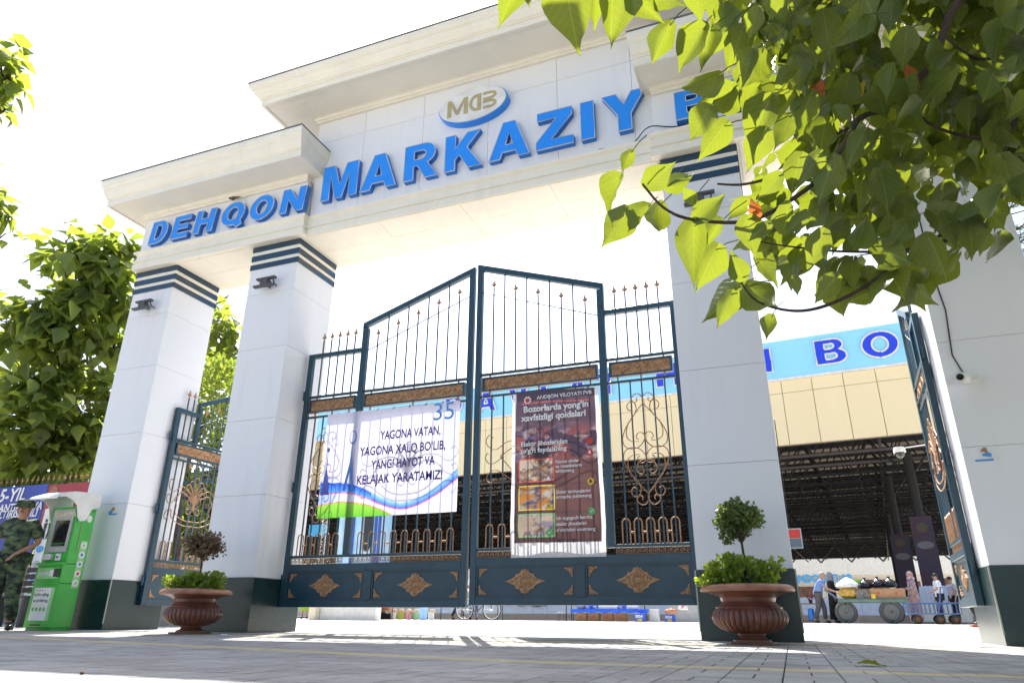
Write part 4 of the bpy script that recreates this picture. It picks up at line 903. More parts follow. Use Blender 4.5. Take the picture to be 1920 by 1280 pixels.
def person(label, loc, rz, Hh, pose, cl, group=None):
    """pose overrides joints (metres for a 1.70 m figure facing -Y); cl = clothing dict"""
    t = thing('person', label, 'person', loc, rz, group); k = Hh/1.70
    J = dict(pel=(0,0,.93), wai=(0,0,1.08), che=(0,0,1.27), nek=(0,0,1.44), hd0=(0,-.01,1.50), hd1=(0,-.02,1.575), hd2=(0,-.01,1.64),
             shL=(.165,0,1.385), elL=(.225,.02,1.12), wrL=(.235,-.06,.88), shR=(-.165,0,1.385), elR=(-.225,.02,1.12), wrR=(-.235,-.06,.88),
             hiL=(.085,0,.90), knL=(.095,-.02,.49), anL=(.10,.02,.08), toL=(.115,-.14,.035), hiR=(-.085,0,.90), knR=(-.095,-.02,.49), anR=(-.10,.02,.08), toR=(-.115,-.14,.035))
    J.update(pose); P = {a: Vector(b)*k for a, b in J.items()}
    R = dict(pel=.115, wai=.11, che=.125, nek=.052, hd0=.066, hd1=.088, hd2=.072, sh=.055, el=.040, wr=.027, hi=.085, kn=.055, an=.038, to=.035)
    rad = lambda n: R.get(n, R.get(n[:2], .05))*k
    order = ['pel','wai','che','nek','hd0','hd1','hd2','shL','elL','wrL','shR','elR','wrR','hiL','knL','anL','toL','hiR','knR','anR','toR']
    V = [(P[n], rad(n)) for n in order]; ix = {n: i for i, n in enumerate(order)}
    E = [(ix[a], ix[b]) for a, b in (('pel','wai'),('wai','che'),('che','nek'),('nek','hd0'),('hd0','hd1'),('hd1','hd2'),('che','shL'),('shL','elL'),('elL','wrL'),('che','shR'),('shR','elR'),('elR','wrR'),('pel','hiL'),('hiL','knL'),('knL','anL'),('anL','toL'),('pel','hiR'),('hiR','knR'),('knR','anR'),('anR','toR'))]
    # hands: palm and five fingers grown from the wrist
    for s, w, e in ((1,'wrL','elL'),(-1,'wrR','elR')):
        d = (P[w]-P[e]).normalized(); hx = Vector(cl.get('hdir'+w[2], (0,0,0))); d2 = (d+hx).normalized(); side = d2.cross(Vector((0,0,1)) if abs(d2.z) < .8 else Vector((0,1,0))).normalized()
        V.append((P[w]+d2*.05*k, .026*k)); pi_ = len(V)-1; E.append((ix[w], pi_))
        for fi, (off, ln) in enumerate(((-.030,.065),(-.010,.080),(.010,.085),(.029,.072))):
            a = P[w]+d2*.085*k+side*off*k; b_ = a+d2*ln*.55*k+Vector((0,0,-.008*k)); c_ = b_+d2*ln*.45*k+Vector((0,0,-.018*k))
            V += [(a, .010*k), (b_, .0085*k), (c_, .007*k)]; n = len(V); E += [(pi_, n-3),(n-3,n-2),(n-2,n-1)]
        a = P[w]+d2*.04*k-side*.035*k*s; b_ = a+(d2*.6-side*.6*s)*.035*k; V += [(a,.011*k),(b_,.009*k)]; n = len(V); E += [(pi_, n-2),(n-2,n-1)]
    hd = P['hd1']; fd = Vector(cl.get('face', (0,-1,0))).normalized(); sd_ = fd.cross(Vector((0,0,1))).normalized()
    def face(mb):
        mb.ell(hd+fd*.078*k+Vector((0,0,-.012*k)), (.014*k,.018*k,.022*k), 8, 6)                     # nose
        for s in (1,-1):
            mb.ell(hd+sd_*s*.082*k+Vector((0,0,-.01*k)), (.012*k,.018*k,.030*k), 8, 6)                # ears
            mb.ell(hd+fd*.068*k+sd_*s*.032*k+Vector((0,0,.014*k)), (.022*k,.012*k,.008*k), 8, 4)      # brows
        mb.ell(hd+fd*.062*k+Vector((0,0,-.058*k)), (.030*k,.020*k,.020*k), 10, 6)                     # chin
    skin('body', V, E, [M_skin], t, 1, face)
    for s in (1,-1):
        MB().ell(hd+fd*.080*k+sd_*s*.030*k+Vector((0,0,.002*k)), (.011*k,.008*k,.006*k), 8, 5).build('eye', [M_ink], t)
    MB().ell(hd+fd*.082*k+Vector((0,0,-.040*k)), (.022*k,.008*k,.005*k), 8, 4).build('mouth', [mat('lips',(0.30,0.10,0.08),0.5)], t)
    if cl.get('hair'):
        MB().ell(hd-fd*.014*k+Vector((0,0,.030*k)), (.094*k,.094*k,.082*k), 14, 10).build('hair', [cl['hair']], t, smooth=True)
    if cl.get('scarf'):
        b = MB(); b.ell(hd-fd*.020*k+Vector((0,0,.012*k)), (.108*k,.108*k,.12*k), 16, 12); b.ell(hd-fd*.03*k+Vector((0,0,-.12*k)), (.13*k,.13*k,.10*k), 16, 10); b.build('headscarf', [cl['scarf']], t, smooth=True)
    if cl.get('shirt'):
        o = ['che','pel','wai','nek','shL','shR']; g = cl.get('loose', 1.12)
        lo = P['pel'].lerp(P['hiL'], .5); lo.x = P['pel'].x; lo = lo+Vector((0,0,-.06*k))
        sv = [(P['che'], .14*k*g), (P['wai'], .125*k*g), (P['pel'], .128*k*g), (lo, .128*k*g), (P['nek']-Vector((0,0,.03*k)), .066*k), (P['shL'], .072*k*g), (P['shR'], .072*k*g)]
        se = [(0,1),(1,2),(2,3),(0,4),(0,5),(0,6)]
        for s, sh_, el_, wr_, bi in ((1,'shL','elL','wrL',5),(-1,'shR','elR','wrR',6)):
            if cl.get('sleeve','short') == 'short': sv.append((P[sh_].lerp(P[el_], .85), .060*k*g)); se.append((bi, len(sv)-1))
            else: sv += [(P[el_], .054*k*g), (P[el_].lerp(P[wr_], .92), .042*k*g)]; n = len(sv); se += [(bi, n-2),(n-2,n-1)]
        skin('shirt', sv, se, [cl['shirt']], t)
    if cl.get('trousers'):
        g = cl.get('tl', 1.15); sv = [(P['pel'], .122*k)]; se = []
        for a, b_, c_ in (('hiL','knL','anL'),('hiR','knR','anR')):
            sv += [(P[a], .094*k*g),(P[b_], .068*k*g),(P[b_].lerp(P[c_], .93), .056*k*g)]; n = len(sv); se += [(0,n-3),(n-3,n-2),(n-2,n-1)]
        skin('trousers', sv, se, [cl['trousers']], t)
    if cl.get('dress'):
        b = MB(); w0, w1 = cl.get('dw', (.15,.24)); n = 26
        zs = [(1.42,.07),(1.36,.155),(1.25,.155),(1.08,w0),(.9,w0+.03),(.5,(w0+w1)/2+.02),(cl.get('dz',.1),w1)]; cxy = P['che']
        vs = []; fs = []
        for q, (z, r) in enumerate(zs):
            for j in range(n):
                a = 2*pi*j/n; f = 1+.09*sin(j*3.3+q*.4)*(q/6)**1.5; vs.append((cxy.x*(z/1.3)+r*k*f*cos(a), cxy.y*(z/1.3)+r*.8*k*f*sin(a), z*k))
        for q in range(len(zs)-1):
            for j in range(n): fs.append((q*n+j, q*n+(j+1)%n, (q+1)*n+(j+1)%n, (q+1)*n+j))
        b.add(vs, fs); b.build('dress', [cl['dress']], t, smooth=True)
        for s, sh_, el_, wr_ in ((1,'shL','elL','wrL'),(-1,'shR','elR','wrR')):
            skin('sleeve', [(P['che'].lerp(P[sh_],.6),.07*k),(P[sh_],.065*k),(P[el_],.055*k),(P[el_].lerp(P[wr_],.9),.048*k)], [(0,1),(1,2),(2,3)], [cl['dress']], t)
    for a, b_ in (('anL','toL'),('anR','toR')):
        A_, B_ = P[a], P[b_]; bt_ = cl.get('boot', 0)
        sv = [(A_+Vector((0,.02*k,-.02*k)), .050*k), (A_.lerp(B_,.5)+Vector((0,0,-.005)), .048*k), (B_+(B_-A_)*.1, .038*k)]; se = [(0,1),(1,2)]
        if bt_: sv.append((A_+Vector((0,0,bt_*k)), .060*k)); se.append((0,3))
        skin('shoe', sv, se, [cl.get('shoe', M_black)], t)
    return t, P, k
# camouflage cloth
cm = bpy.data.materials.new('camouflage_cloth'); cm.use_nodes = True; n = cm.node_tree; b_ = n.nodes['Principled BSDF']
tc = n.nodes.new('ShaderNodeTexCoord'); mp = n.nodes.new('ShaderNodeMapping'); mp.inputs['Scale'].default_value = (9,9,17); n.links.new(tc.outputs['Object'], mp.inputs['Vector'])
ns = n.nodes.new('ShaderNodeTexNoise'); ns.inputs['Scale'].default_value = 1.0; ns.inputs['Detail'].default_value = 2.5; n.links.new(mp.outputs[0], ns.inputs['Vector'])
rp_ = n.nodes.new('ShaderNodeValToRGB'); rp_.color_ramp.interpolation = 'CONSTANT'; e = rp_.color_ramp.elements; e[0].position = 0; e[0].color = (0.012,0.018,0.016,1); e[1].position = 0.44; e[1].color = (0.035,0.062,0.035,1)
q = e.new(0.52); q.color = (0.075,0.11,0.05,1); q = e.new(0.62); q.color = (0.13,0.15,0.085,1); q = e.new(0.70); q.color = (0.03,0.05,0.03,1)
n.links.new(ns.outputs['Fac'], rp_.inputs['Fac']); n.links.new(rp_.outputs[0], b_.inputs['Base Color']); b_.inputs['Roughness'].default_value = 0.85
GY = 6.20; GXp = atY(33, 1010, GY)
gt, gP, gk = person('guard in green camouflage uniform and cap standing beside the green payment kiosk', (GXp.x, GY, 0), radians(36), 1.56,
    dict(elL=(.27,.03,1.13), wrL=(.12,-.17,.99), elR=(-.27,.05,1.14), wrR=(-.28,-.02,.90), knL=(.12,-.04,.49), anL=(.17,.0,.08), toL=(.21,-.14,.035), anR=(-.13,.02,.08)),
    dict(shirt=cm, trousers=cm, loose=1.38, tl=1.55, boot=.16, face=(-0.1,-1,0), hdirL=(-.4,-.2,-.5)))
hd = gP['hd1']; b = MB()
b.lathe([(0.104,0.015),(0.108,0.035),(0.106,0.075),(0.09,0.095),(0.05,0.105),(0,0.108)], 20, c=(hd.x,hd.y+0.005,hd.z+0.012)); b.build('cap', [cm], gt, smooth=True)
b = MB(); vis = [(hd.x+0.10*cos(a), hd.y-0.02+0.17*sin(a), hd.z+0.030-0.012*abs(cos(a))) for a in [pi+pi*i/12 for i in range(13)]]; vis2 = [(v[0], v[1], v[2]+0.008) for v in vis]
b.add(vis+vis2, [tuple(range(13)), tuple(range(25,12,-1))]+[(i,i+1,14+i,13+i) for i in range(12)]); b.build('cap_peak', [cm], gt)
b = MB(); b.tube([(gP['pel'].x-.12,-.05,.93*gk),(0,-.145,.93*gk),(.12,-.05,.93*gk),(.10,.10,.93*gk),(-.10,.10,.93*gk),(-.12,-.05,.93*gk)],0.018,6); b.build('belt',[M_black],gt)

# clothing for the background people
c_blue = mat('blue_polo', (0.16,0.26,0.52), 0.8); c_grey = mat('grey_trousers', (0.07,0.07,0.08), 0.85); c_blk = mat('black_cloth', (0.012,0.012,0.014), 0.85)
c_scarf = mat('grey_scarf', (0.30,0.30,0.33), 0.85); c_wht = mat('white_tshirt', (0.74,0.76,0.80), 0.8); c_gb = mat('slate_trousers', (0.13,0.14,0.22), 0.85)
c_lime = mat('lime_cloth', (0.32,0.50,0.04), 0.8); c_flor = bpy.data.materials.new('floral_cloth'); c_flor.use_nodes = True; n = c_flor.node_tree
vo = n.nodes.new('ShaderNodeTexVoronoi'); vo.inputs['Scale'].default_value = 16; tc = n.nodes.new('ShaderNodeTexCoord'); n.links.new(tc.outputs['Object'], vo.inputs['Vector'])
rp_ = n.nodes.new('ShaderNodeValToRGB'); rp_.color_ramp.interpolation = 'CONSTANT'; e = rp_.color_ramp.elements; e[0].color = (0.55,0.20,0.16,1); e[1].position = 0.25; e[1].color = (0.62,0.38,0.36,1)
for p_, c_ in ((0.45,(0.55,0.32,0.12,1)),(0.62,(0.25,0.25,0.38,1)),(0.8,(0.60,0.50,0.46,1))): q = e.new(p_); q.color = c_
n.links.new(vo.outputs['Color'], rp_.inputs['Fac']); n.links.new(rp_.outputs[0], n.nodes['Principled BSDF'].inputs['Base Color'])
c_hair = mat('black_hair', (0.015,0.012,0.010), 0.6); c_ghair = mat('grey_hair', (0.30,0.27,0.24), 0.7)
BZ = 0.07
YC = 26.0
def gp(px, Y): return (gx(px, Y), Y, gz(0, Y))
# figures that face right (+X): rz = +90 deg turns -Y facing into +X
person('man in a blue polo shirt and grey trousers pushing the loaded green handcart', gp(1541, YC-0.1), radians(88), 1.62,
    dict(wai=(0,-.02,1.07), che=(0,-.10,1.24), nek=(0,-.17,1.40), hd0=(0,-.20,1.46), hd1=(0,-.23,1.53), hd2=(0,-.23,1.60), shL=(.16,-.13,1.33), elL=(.20,-.26,1.12), wrL=(.18,-.48,1.02), shR=(-.16,-.13,1.33), elR=(-.20,-.26,1.12), wrR=(-.18,-.48,1.02), knL=(.095,-.14,.50), anL=(.10,-.12,.08), toL=(.11,-.28,.035), knR=(-.095,.04,.48), anR=(-.10,.22,.09), toR=(-.11,.07,.035)),
    dict(shirt=c_blue, trousers=c_grey, hair=c_ghair, loose=1.35, tl=1.3))
person('woman in black with a grey headscarf walking behind the handcart pusher', gp(1568, YC+0.7), radians(80), 1.60, dict(elL=(.22,-.1,1.12), wrL=(.15,-.3,1.1)), dict(dress=c_blk, scarf=c_scarf, dw=(.15,.22), dz=.12))
person('woman in a long floral dress and headscarf behind the small blue cart', gp(1722, YC+0.5), radians(-75), 1.58, dict(elL=(.22,-.1,1.12), wrL=(.15,-.3,1.1)), dict(dress=c_flor, scarf=c_flor, dw=(.17,.23), dz=.10))
person('boy in a white t-shirt and black trousers behind the small blue cart', gp(1771, YC), radians(-80), 1.50, dict(elL=(.22,-.10,1.14), wrL=(.20,-.30,1.05), knL=(.095,-.14,.50), anL=(.10,-.10,.08), toL=(.11,-.25,.035)), dict(shirt=c_wht, trousers=c_blk, hair=c_hair, loose=1.25))
person('person with dark hair seated far right behind the boy', gp(1797, YC+2.2), radians(-70), 1.50, dict(), dict(shirt=mat('pale_shirt',(0.45,0.40,0.42),0.8), trousers=c_blk, hair=c_hair))
person('person in dark trousers mostly hidden behind the right side gate leaf', gp(1836, YC-3), radians(-90), 1.72, dict(knL=(.095,-.14,.50), anL=(.10,.02,.08), anR=(-.10,.22,.09), knR=(-.095,.06,.48), toR=(-.11,.07,.035)), dict(shirt=c_blk, trousers=c_blk, hair=c_hair))
person('person in black trousers standing left of the bicycle behind the main gate', gp(858, YC-1), radians(90), 1.70, dict(knL=(.095,-.14,.50), anL=(.10,-.16,.08), toL=(.11,-.30,.035), anR=(-.10,.22,.09), toR=(-.11,.07,.035)), dict(shirt=c_blk, trousers=c_blk, hair=c_hair))
person('person in a white shirt and slate trousers holding the bicycle behind the gate gap', gp(888, YC-1.5), radians(20), 1.70, dict(elR=(-.24,-.05,1.12), wrR=(-.20,-.25,1.02)), dict(shirt=c_wht, trousers=c_gb, hair=c_hair))
person('person in a lime green skirt behind the left end of the main gate', gp(570, 23), radians(30), 1.50, dict(), dict(dress=c_lime, scarf=c_wht, dw=(.15,.20), dz=.32))
finish_skins()

# ================================================================== KIOSK
kx, ky = -9.06, 6.47
K = thing('payment_kiosk', 'green self service payment kiosk with white hood in front of the leftmost column', 'kiosk', (kx, ky, 0))
kw, kd, kh = 0.46, 0.30, 1.50
b = MB(); b.bbox(0,kw,0,kd,0.03,0.55,0.008); b.bbox(0.01,kw-0.01,0.03,kd,0.0,0.0295,0.003); b.build('lower_cabinet', [M_green], K)
b = MB(); b.bbox(0,kw,0.0,kd,0.5515,0.785,0.006); b.build('middle_drawer', [M_green], K)
b = MB(); b.bbox(0.0,kw,0.03,kd,0.7865,kh,0.006); b.build('upper_cabinet', [M_green], K)
b = MB(); b.bbox(-0.012,kw+0.012,-0.03,0.0285,0.775,0.80,0.004); b.bbox(-0.01,kw+0.01,-0.012,-0.0005,0.545,0.56,0.003); b.build('ledge', [M_green], K)
b = MB(); b.poly([[(0.05,0.93),(0.425,0.93),(0.425,1.465),(0.05,1.465)],[(0.12,1.0),(0.12,1.33),(0.38,1.33),(0.38,1.0)]], 0.015, 0.0295); b.build('screen_surround', [M_kgrey], K)
b = MB(); b.box(0.13,0.37,0.022,0.028,1.045,1.32); b.build('screen', [M_glass], K)
b = MB(); b.bbox(0.16,0.36,-0.005,0.0285,1.005,1.03,0.003); b.build('keypad', [M_black], K)
text_part('lettering', 'QULAY PUL', 0.075, mat('cream_print',(0.75,0.68,0.45),0.5), K, (0.075,0.012,1.375), bold=0.002)
b = MB(); b.bbox(0.07,0.22,-0.03,0.0285,0.835,0.865,0.004); b.bbox(0.09,0.215,-0.02,0.0285,0.868,0.905,0.004); b.build('card_reader', [M_kwhite], K)
b = MB(); b.bbox(0.27,0.36,0.005,0.0285,0.825,0.91,0.004); b.build('receipt_slot', [M_kwhite], K); MB().box(0.285,0.335,0.001,0.0045,0.86,0.875).build('slot', [M_black], K)
b = MB(); b.box(0.04,0.42,-0.006,-0.0005,0.605,0.735); b.build('brand_plate', [mat('pale_green_print',(0.30,0.62,0.25),0.5)], K)
b = MB(); b.box(0.265,0.365,-0.010,-0.0065,0.635,0.71); b.build('badge', [M_paper], K); text_part('lettering', 'paynet', 0.075, M_paper, K, (0.06,-0.0095,0.65), bold=0.002); text_part('lettering', 'QR', 0.05, M_ink, K, (0.283,-0.0125,0.655), bold=0.001) if False else None
b = MB(); b.bbox(0.375,0.44,-0.045,-0.0065,0.625,0.725,0.005); b.build('lock_box', [M_black], K)
b = MB(); b.box(0.065,0.36,-0.004,-0.0005,0.115,0.50); b.build('poster', [M_paper], K)
b = MB(); b.box(0.3605,0.42,-0.004,-0.0005,0.115,0.50); b.build('poster_edge', [mat('pale_green_print',(0.3,0.6,0.25),0.5)], K)
text_part('lettering', "to‘lov qiling", 0.055, M_ink, K, (0.08,-0.0065,0.40), bold=0.0005); text_part('lettering', "va to‘ldiring", 0.055, M_ink, K, (0.08,-0.0065,0.33), bold=0.0005)
for i in range(4):
    b = MB(); b.poly([arc(0.11+i*0.065,0.245,0.020,0.024,0,360,12)[:-1]], -0.0065, -0.0045); b.build('icon', [M_greenp], K)
    b = MB(); b.poly([arc(0.11+i*0.05,0.465,0.010,0.010,0,360,10)[:-1]], -0.0065, -0.0045); b.build('icon', [(M_green,M_blues,M_red,M_yellow)[i]], K)
MB().box(0.12,0.30,-0.003,-0.0005,0.055,0.075).build('vent', [M_black], K)
# right side details
b = MB(); b.box(kw+0.0005,kw+0.003,0.17,0.27,0.50,1.08); b.build('side_strip', [mat('pale_green_print',(0.3,0.6,0.25),0.5)], K)
for i, mt in enumerate((M_kgrey, M_blues, M_inkc, M_red, M_kgrey)):
    z = 1.02-i*0.115
    b = MB(); b.ell((kw+0.004,0.22,z),(0.003,0.042,0.042),4,14); b.build('logo_disc', [M_paper], K); b = MB(); b.ell((kw+0.0065,0.22,z),(0.003,0.020,0.020),4,10); b.build('logo_mark', [mt], K)
b = MB(); b.ell((kw+0.002,0.22,1.36),(0.003,0.035,0.045),4,14); b.build('logo_disc', [M_paper], K)
b = MB(); b.box(kw+0.0005,kw+0.004,0.12,0.126,0.95,1.30); b.build('seam', [M_bronze], K); MB().box(kw+0.0005,kw+0.003,0.19,0.27,1.455,1.465).build('vent_slot', [M_black], K)
# white hood
prof = [(-0.31,1.57),(-0.28,1.595),(-0.10,1.67),(0.04,1.68),(0.30,1.675)]
b = MB(); x0, x1 = -0.035, kw+0.035
vs = []; 
for (y, z) in prof: vs += [(x0,y,z),(x1,y,z)]
for (y, z) in prof: vs += [(x0+0.015,y+0.005,z-0.018),(x1-0.015,y+0.005,z-0.018)]
fs = [(2*i,2*i+1,2*i+3,2*i+2) for i in range(4)]+[(10+2*i,12+2*i,13+2*i,11+2*i) for i in range(4)]+[(0,10,11,1)]
b.add(vs, fs); b.build('hood_top', [M_kwhite], K)
side = [(-0.31,1.57),(-0.28,1.595),(-0.10,1.67),(0.04,1.68),(0.30,1.675),(0.30,1.52),(0.20,1.48),(0.14,1.33),(0.06,1.31),(0.02,1.36),(-0.02,1.50),(-0.10,1.56),(-0.20,1.59)]
for xx in (x0, x1-0.012):
    b = MB(); M_ = Matrix(((0,1,0,xx),(1,0,0,0),(0,0,1,0),(0,0,0,1))); b.poly([side], 0, 0.012, M_); b.build('hood_side', [M_kwhite], K)

# ================================================================== LEFT BACKGROUND
fw = thing('boundary_wall', 'low grey boundary wall at the far left behind the guard', 'wall')
fw_b = MB()
for i in range(9): fw_b = MB(); fw_b.bbox(-20+i*1.2, -18.805+i*1.2, 9.3, 9.55, 0, 0.9, 0.01); fw_b.build('concrete_block', [mat('grey_concrete',(0.30,0.29,0.27),0.9,bump=0.4,bscale=20)], fw)
fn = thing('spiked_fence', 'dark iron fence topped with bronze spear tips above the boundary wall', 'fence')
for z in (1.05, 2.35): MB().box(-20,-9.3,9.41,9.45,z,z+0.04).build('rail', [M_gate], fn)
BARM = MB().tube([(0,0,0.9),(0,0,2.6)],0.010,4).mesh('bar',[M_gate])
for i in range(70):
    o = put('bar', BARM, fn, (-19.9+i*0.15, 9.39, 0)); put('spear_tip', TIP, o, (0,0,2.6))
bl = thing('blue_banner', 'blue slogan banner on the fence behind the guard', 'banner')
BL0, BL1 = -17.2, atY(91, 907, 9.25).x
z1, z0 = 2.52, 1.00
b = MB(); b.box(BL0, BL1, 9.25, 9.26, z0, z1); b.build('sheet', [mat('banner_navy',(0.025,0.03,0.22),0.5,col2=(0.03,0.07,0.42),nscale=0.6)], bl)
for tx_, px_, py_, sz_, bo_ in (('5-YIL',45,937,0.35,.008),('LANTIRISH VA',77,954,0.205,.005),('ALTIRISH YILI',68,967,0.205,.005)):
    q_ = atY(px_, py_, 9.24); text_part('lettering', tx_, sz_, M_inkw, bl, (q_.x, 9.24, q_.z), bold=bo_, shear=0.15, align='RIGHT')
rb = thing('red_banner', 'red banner with round emblem on the fence beside the leftmost column', 'banner')
RB0 = BL1+0.03
b = MB(); b.box(RB0, RB0+1.6, 9.25, 9.26, 1.6, 2.50); b.build('sheet', [mat('banner_red',(0.36,0.03,0.05),0.5)], rb)
b = MB(); b.poly([arc(RB0+0.18,2.36,0.10,0.10,0,360,20)[:-1]], 9.243, 9.249); b.build('emblem', [M_urnrim], rb)
text_part('lettering', "FAVQULODDA VAZIYATLAR", 0.085, M_yellow, rb, (RB0+0.36,9.245,2.37)) if False else None
ib = thing('info_board', 'pale information board with pictogram of people behind the kiosk', 'sign')
ix0 = atY(84, 950, 9.0).x
b = MB(); b.bbox(ix0, ix0+0.75, 9.02, 9.06, 0.45, 2.0, 0.004); b.build('panel', [M_paper], ib)
b = MB(); 
for s_, xx in ((1, ix0+0.12),(1, ix0+0.24)):
    b.poly([arc(xx,1.78,0.025,0.03,0,360,12)[:-1]], 9.010, 9.019); b.poly([[(xx-.04,1.73),(xx+.04,1.74),(xx+.025,1.60),(xx+.04,1.45),(xx+.01,1.45),(xx,1.56),(xx-.02,1.45),(xx-.045,1.45),(xx-.02,1.62)]], 9.010, 9.019)
b.build('pictogram', [M_ink], ib)
for i, z in enumerate((1.28, 1.02, 0.80, 0.58)):
    b = MB(); b.poly([arc(ix0+0.12,z,0.09,0.06,0,360,14)[:-1]], 9.010, 9.019); b.build('blue_patch', [(M_inkc, M_kgrey, M_inkc, M_greenp)[i]], ib)
bc = thing('bench', 'dark slatted bench between guard and kiosk', 'bench', (atY(56,1120,8.0).x, 8.0, 0))
for i in range(4): MB().bbox(-0.6,0.6,-0.05+0.01*i,-0.02+0.01*i,0.50+i*0.10,0.575+i*0.10,0.004).build('back_slat', [mat('dark_wood',(0.05,0.035,0.03),0.7)], bc)
for i in range(4): MB().bbox(-0.6,0.6,-0.45+i*0.10,-0.37+i*0.10,0.42,0.445,0.004).build('seat_slat', [mat('dark_wood',(0.05,0.035,0.03),0.7)], bc)
for x in (-0.5,0.5):
    MB().bbox(x-0.03,x+0.03,-0.45,0.0,0.0,0.419,0.004).build('leg', [M_black], bc)

# ================================================================== TREES
def leaf_mesh(nr, nc, w, droop, fold, twist=0.0, mt=M_leafn, name='leaf'):
    prof = [(0,.0),(.02,.20),(.09,.37),(.20,.45),(.33,.44),(.48,.35),(.62,.24),(.76,.12),(.88,.04),(1,0)] if nr > 5 else [(0,0),(.12,.34),(.35,.42),(.68,.2),(1,0)]
    vs = []; fs = []; uv = []
    n = len(prof)
    for i, (t, hw) in enumerate(prof):
        for j in range(nc+1):
            s = (j/nc)*2-1; x = s*hw*w*1.15
            y = t-(0.06*abs(s) if t < .05 else 0)
            z = -droop*t*t + fold*abs(x) + (0.035*sin(t*17+s*2.1+droop*30)+0.02*sin(t*9+fold*20))*abs(s) + twist*x*t
            back = 0.10*abs(s)*(1-t/.1) if t < .1 else 0
            vs.append((x, y-back, z)); uv.append((s*hw, t))
    for i in range(n-1):
        for j in range(nc): a = i*(nc+1)+j; fs.append((a, a+1, a+nc+2, a+nc+1))
    return vs, fs, uv
def leaf_data(name, args, mt):
    vs, fs, uv = leaf_mesh(*args)
    me = bpy.data.meshes.new(name); me.from_pydata(vs, [], fs); me.materials.append(mt); ul = me.uv_layers.new(name='UVMap')
    for l in me.loops: ul.data[l.index].uv = uv[l.vertex_index]
    me.polygons.foreach_set('use_smooth', [True]*len(me.polygons)); return me
LV = [leaf_data('leaf', (9, 4, 0.80, d, f, tw), M_leafn) for d, f, tw in ((.12,.25,.1),(.25,.15,-.2),(.05,.35,.3),(.32,.3,0.0),(.18,-.15,.4),(.4,.5,-.3),(.5,.7,.6),(-.1,.9,-.5))]
LVB = [leaf_data('leaf', (9, 4, 0.95, .3, .5, .5), M_brleaf), leaf_data('leaf', (9, 4, 0.95, .1, .2, .1), M_yleaf)]
LF = [leaf_data('leaf', (4, 2, 0.95, d, f, tw), M_leaff) for d, f, tw in ((.2,.3,.1),(.35,.2,-.2),(.1,.4,.3))]
def orient(base, tipv, normal):
    y = (tipv-base).normalized(); z = normal - y*normal.dot(y)
    if z.length < 1e-4: z = y.orthogonal()
    z.normalize(); x = y.cross(z); M_ = Matrix((x, y, z)).transposed().to_4x4(); return M_, (tipv-base).length
def put_leaf(parent, base, tipv, normal, mesh, w=1.0, petiole=None):
    M_, L_ = orient(base, tipv, normal); M_ = Matrix.Translation(base) @ M_ @ Matrix.Diagonal((L_*w, L_, L_, 1))
    o = bpy.data.objects.new('leaf', mesh); C.objects.link(o); o.parent = parent; o.matrix_local = parent.matrix_world.inverted() @ M_ if False else M_; return o
def join_leaves(mb, uvs, args_v, base, tipv, normal, w=1.0):
    vs, fs, uv = args_v; M_, L_ = orient(base, tipv, normal); M_ = Matrix.Translation(base) @ M_ @ Matrix.Diagonal((L_*w, L_, L_, 1))
    mb.add([M_ @ Vector(v) for v in vs], fs); uvs += uv
def stuff_leaves(name, mb, uvs, mt, parent):
    me = bpy.data.meshes.new(name); me.from_pydata(mb.v, [], mb.f); me.materials.append(mt); ul = me.uv_layers.new(name='UVMap')
    vi = [0]*len(me.loops); me.loops.foreach_get('vertex_index', vi); fl = []
    for v in vi: fl += uvs[v]
    ul.data.foreach_set('uv', fl); me.polygons.foreach_set('use_smooth', [True]*len(me.polygons))
    return put(name, me, parent, kind='stuff')

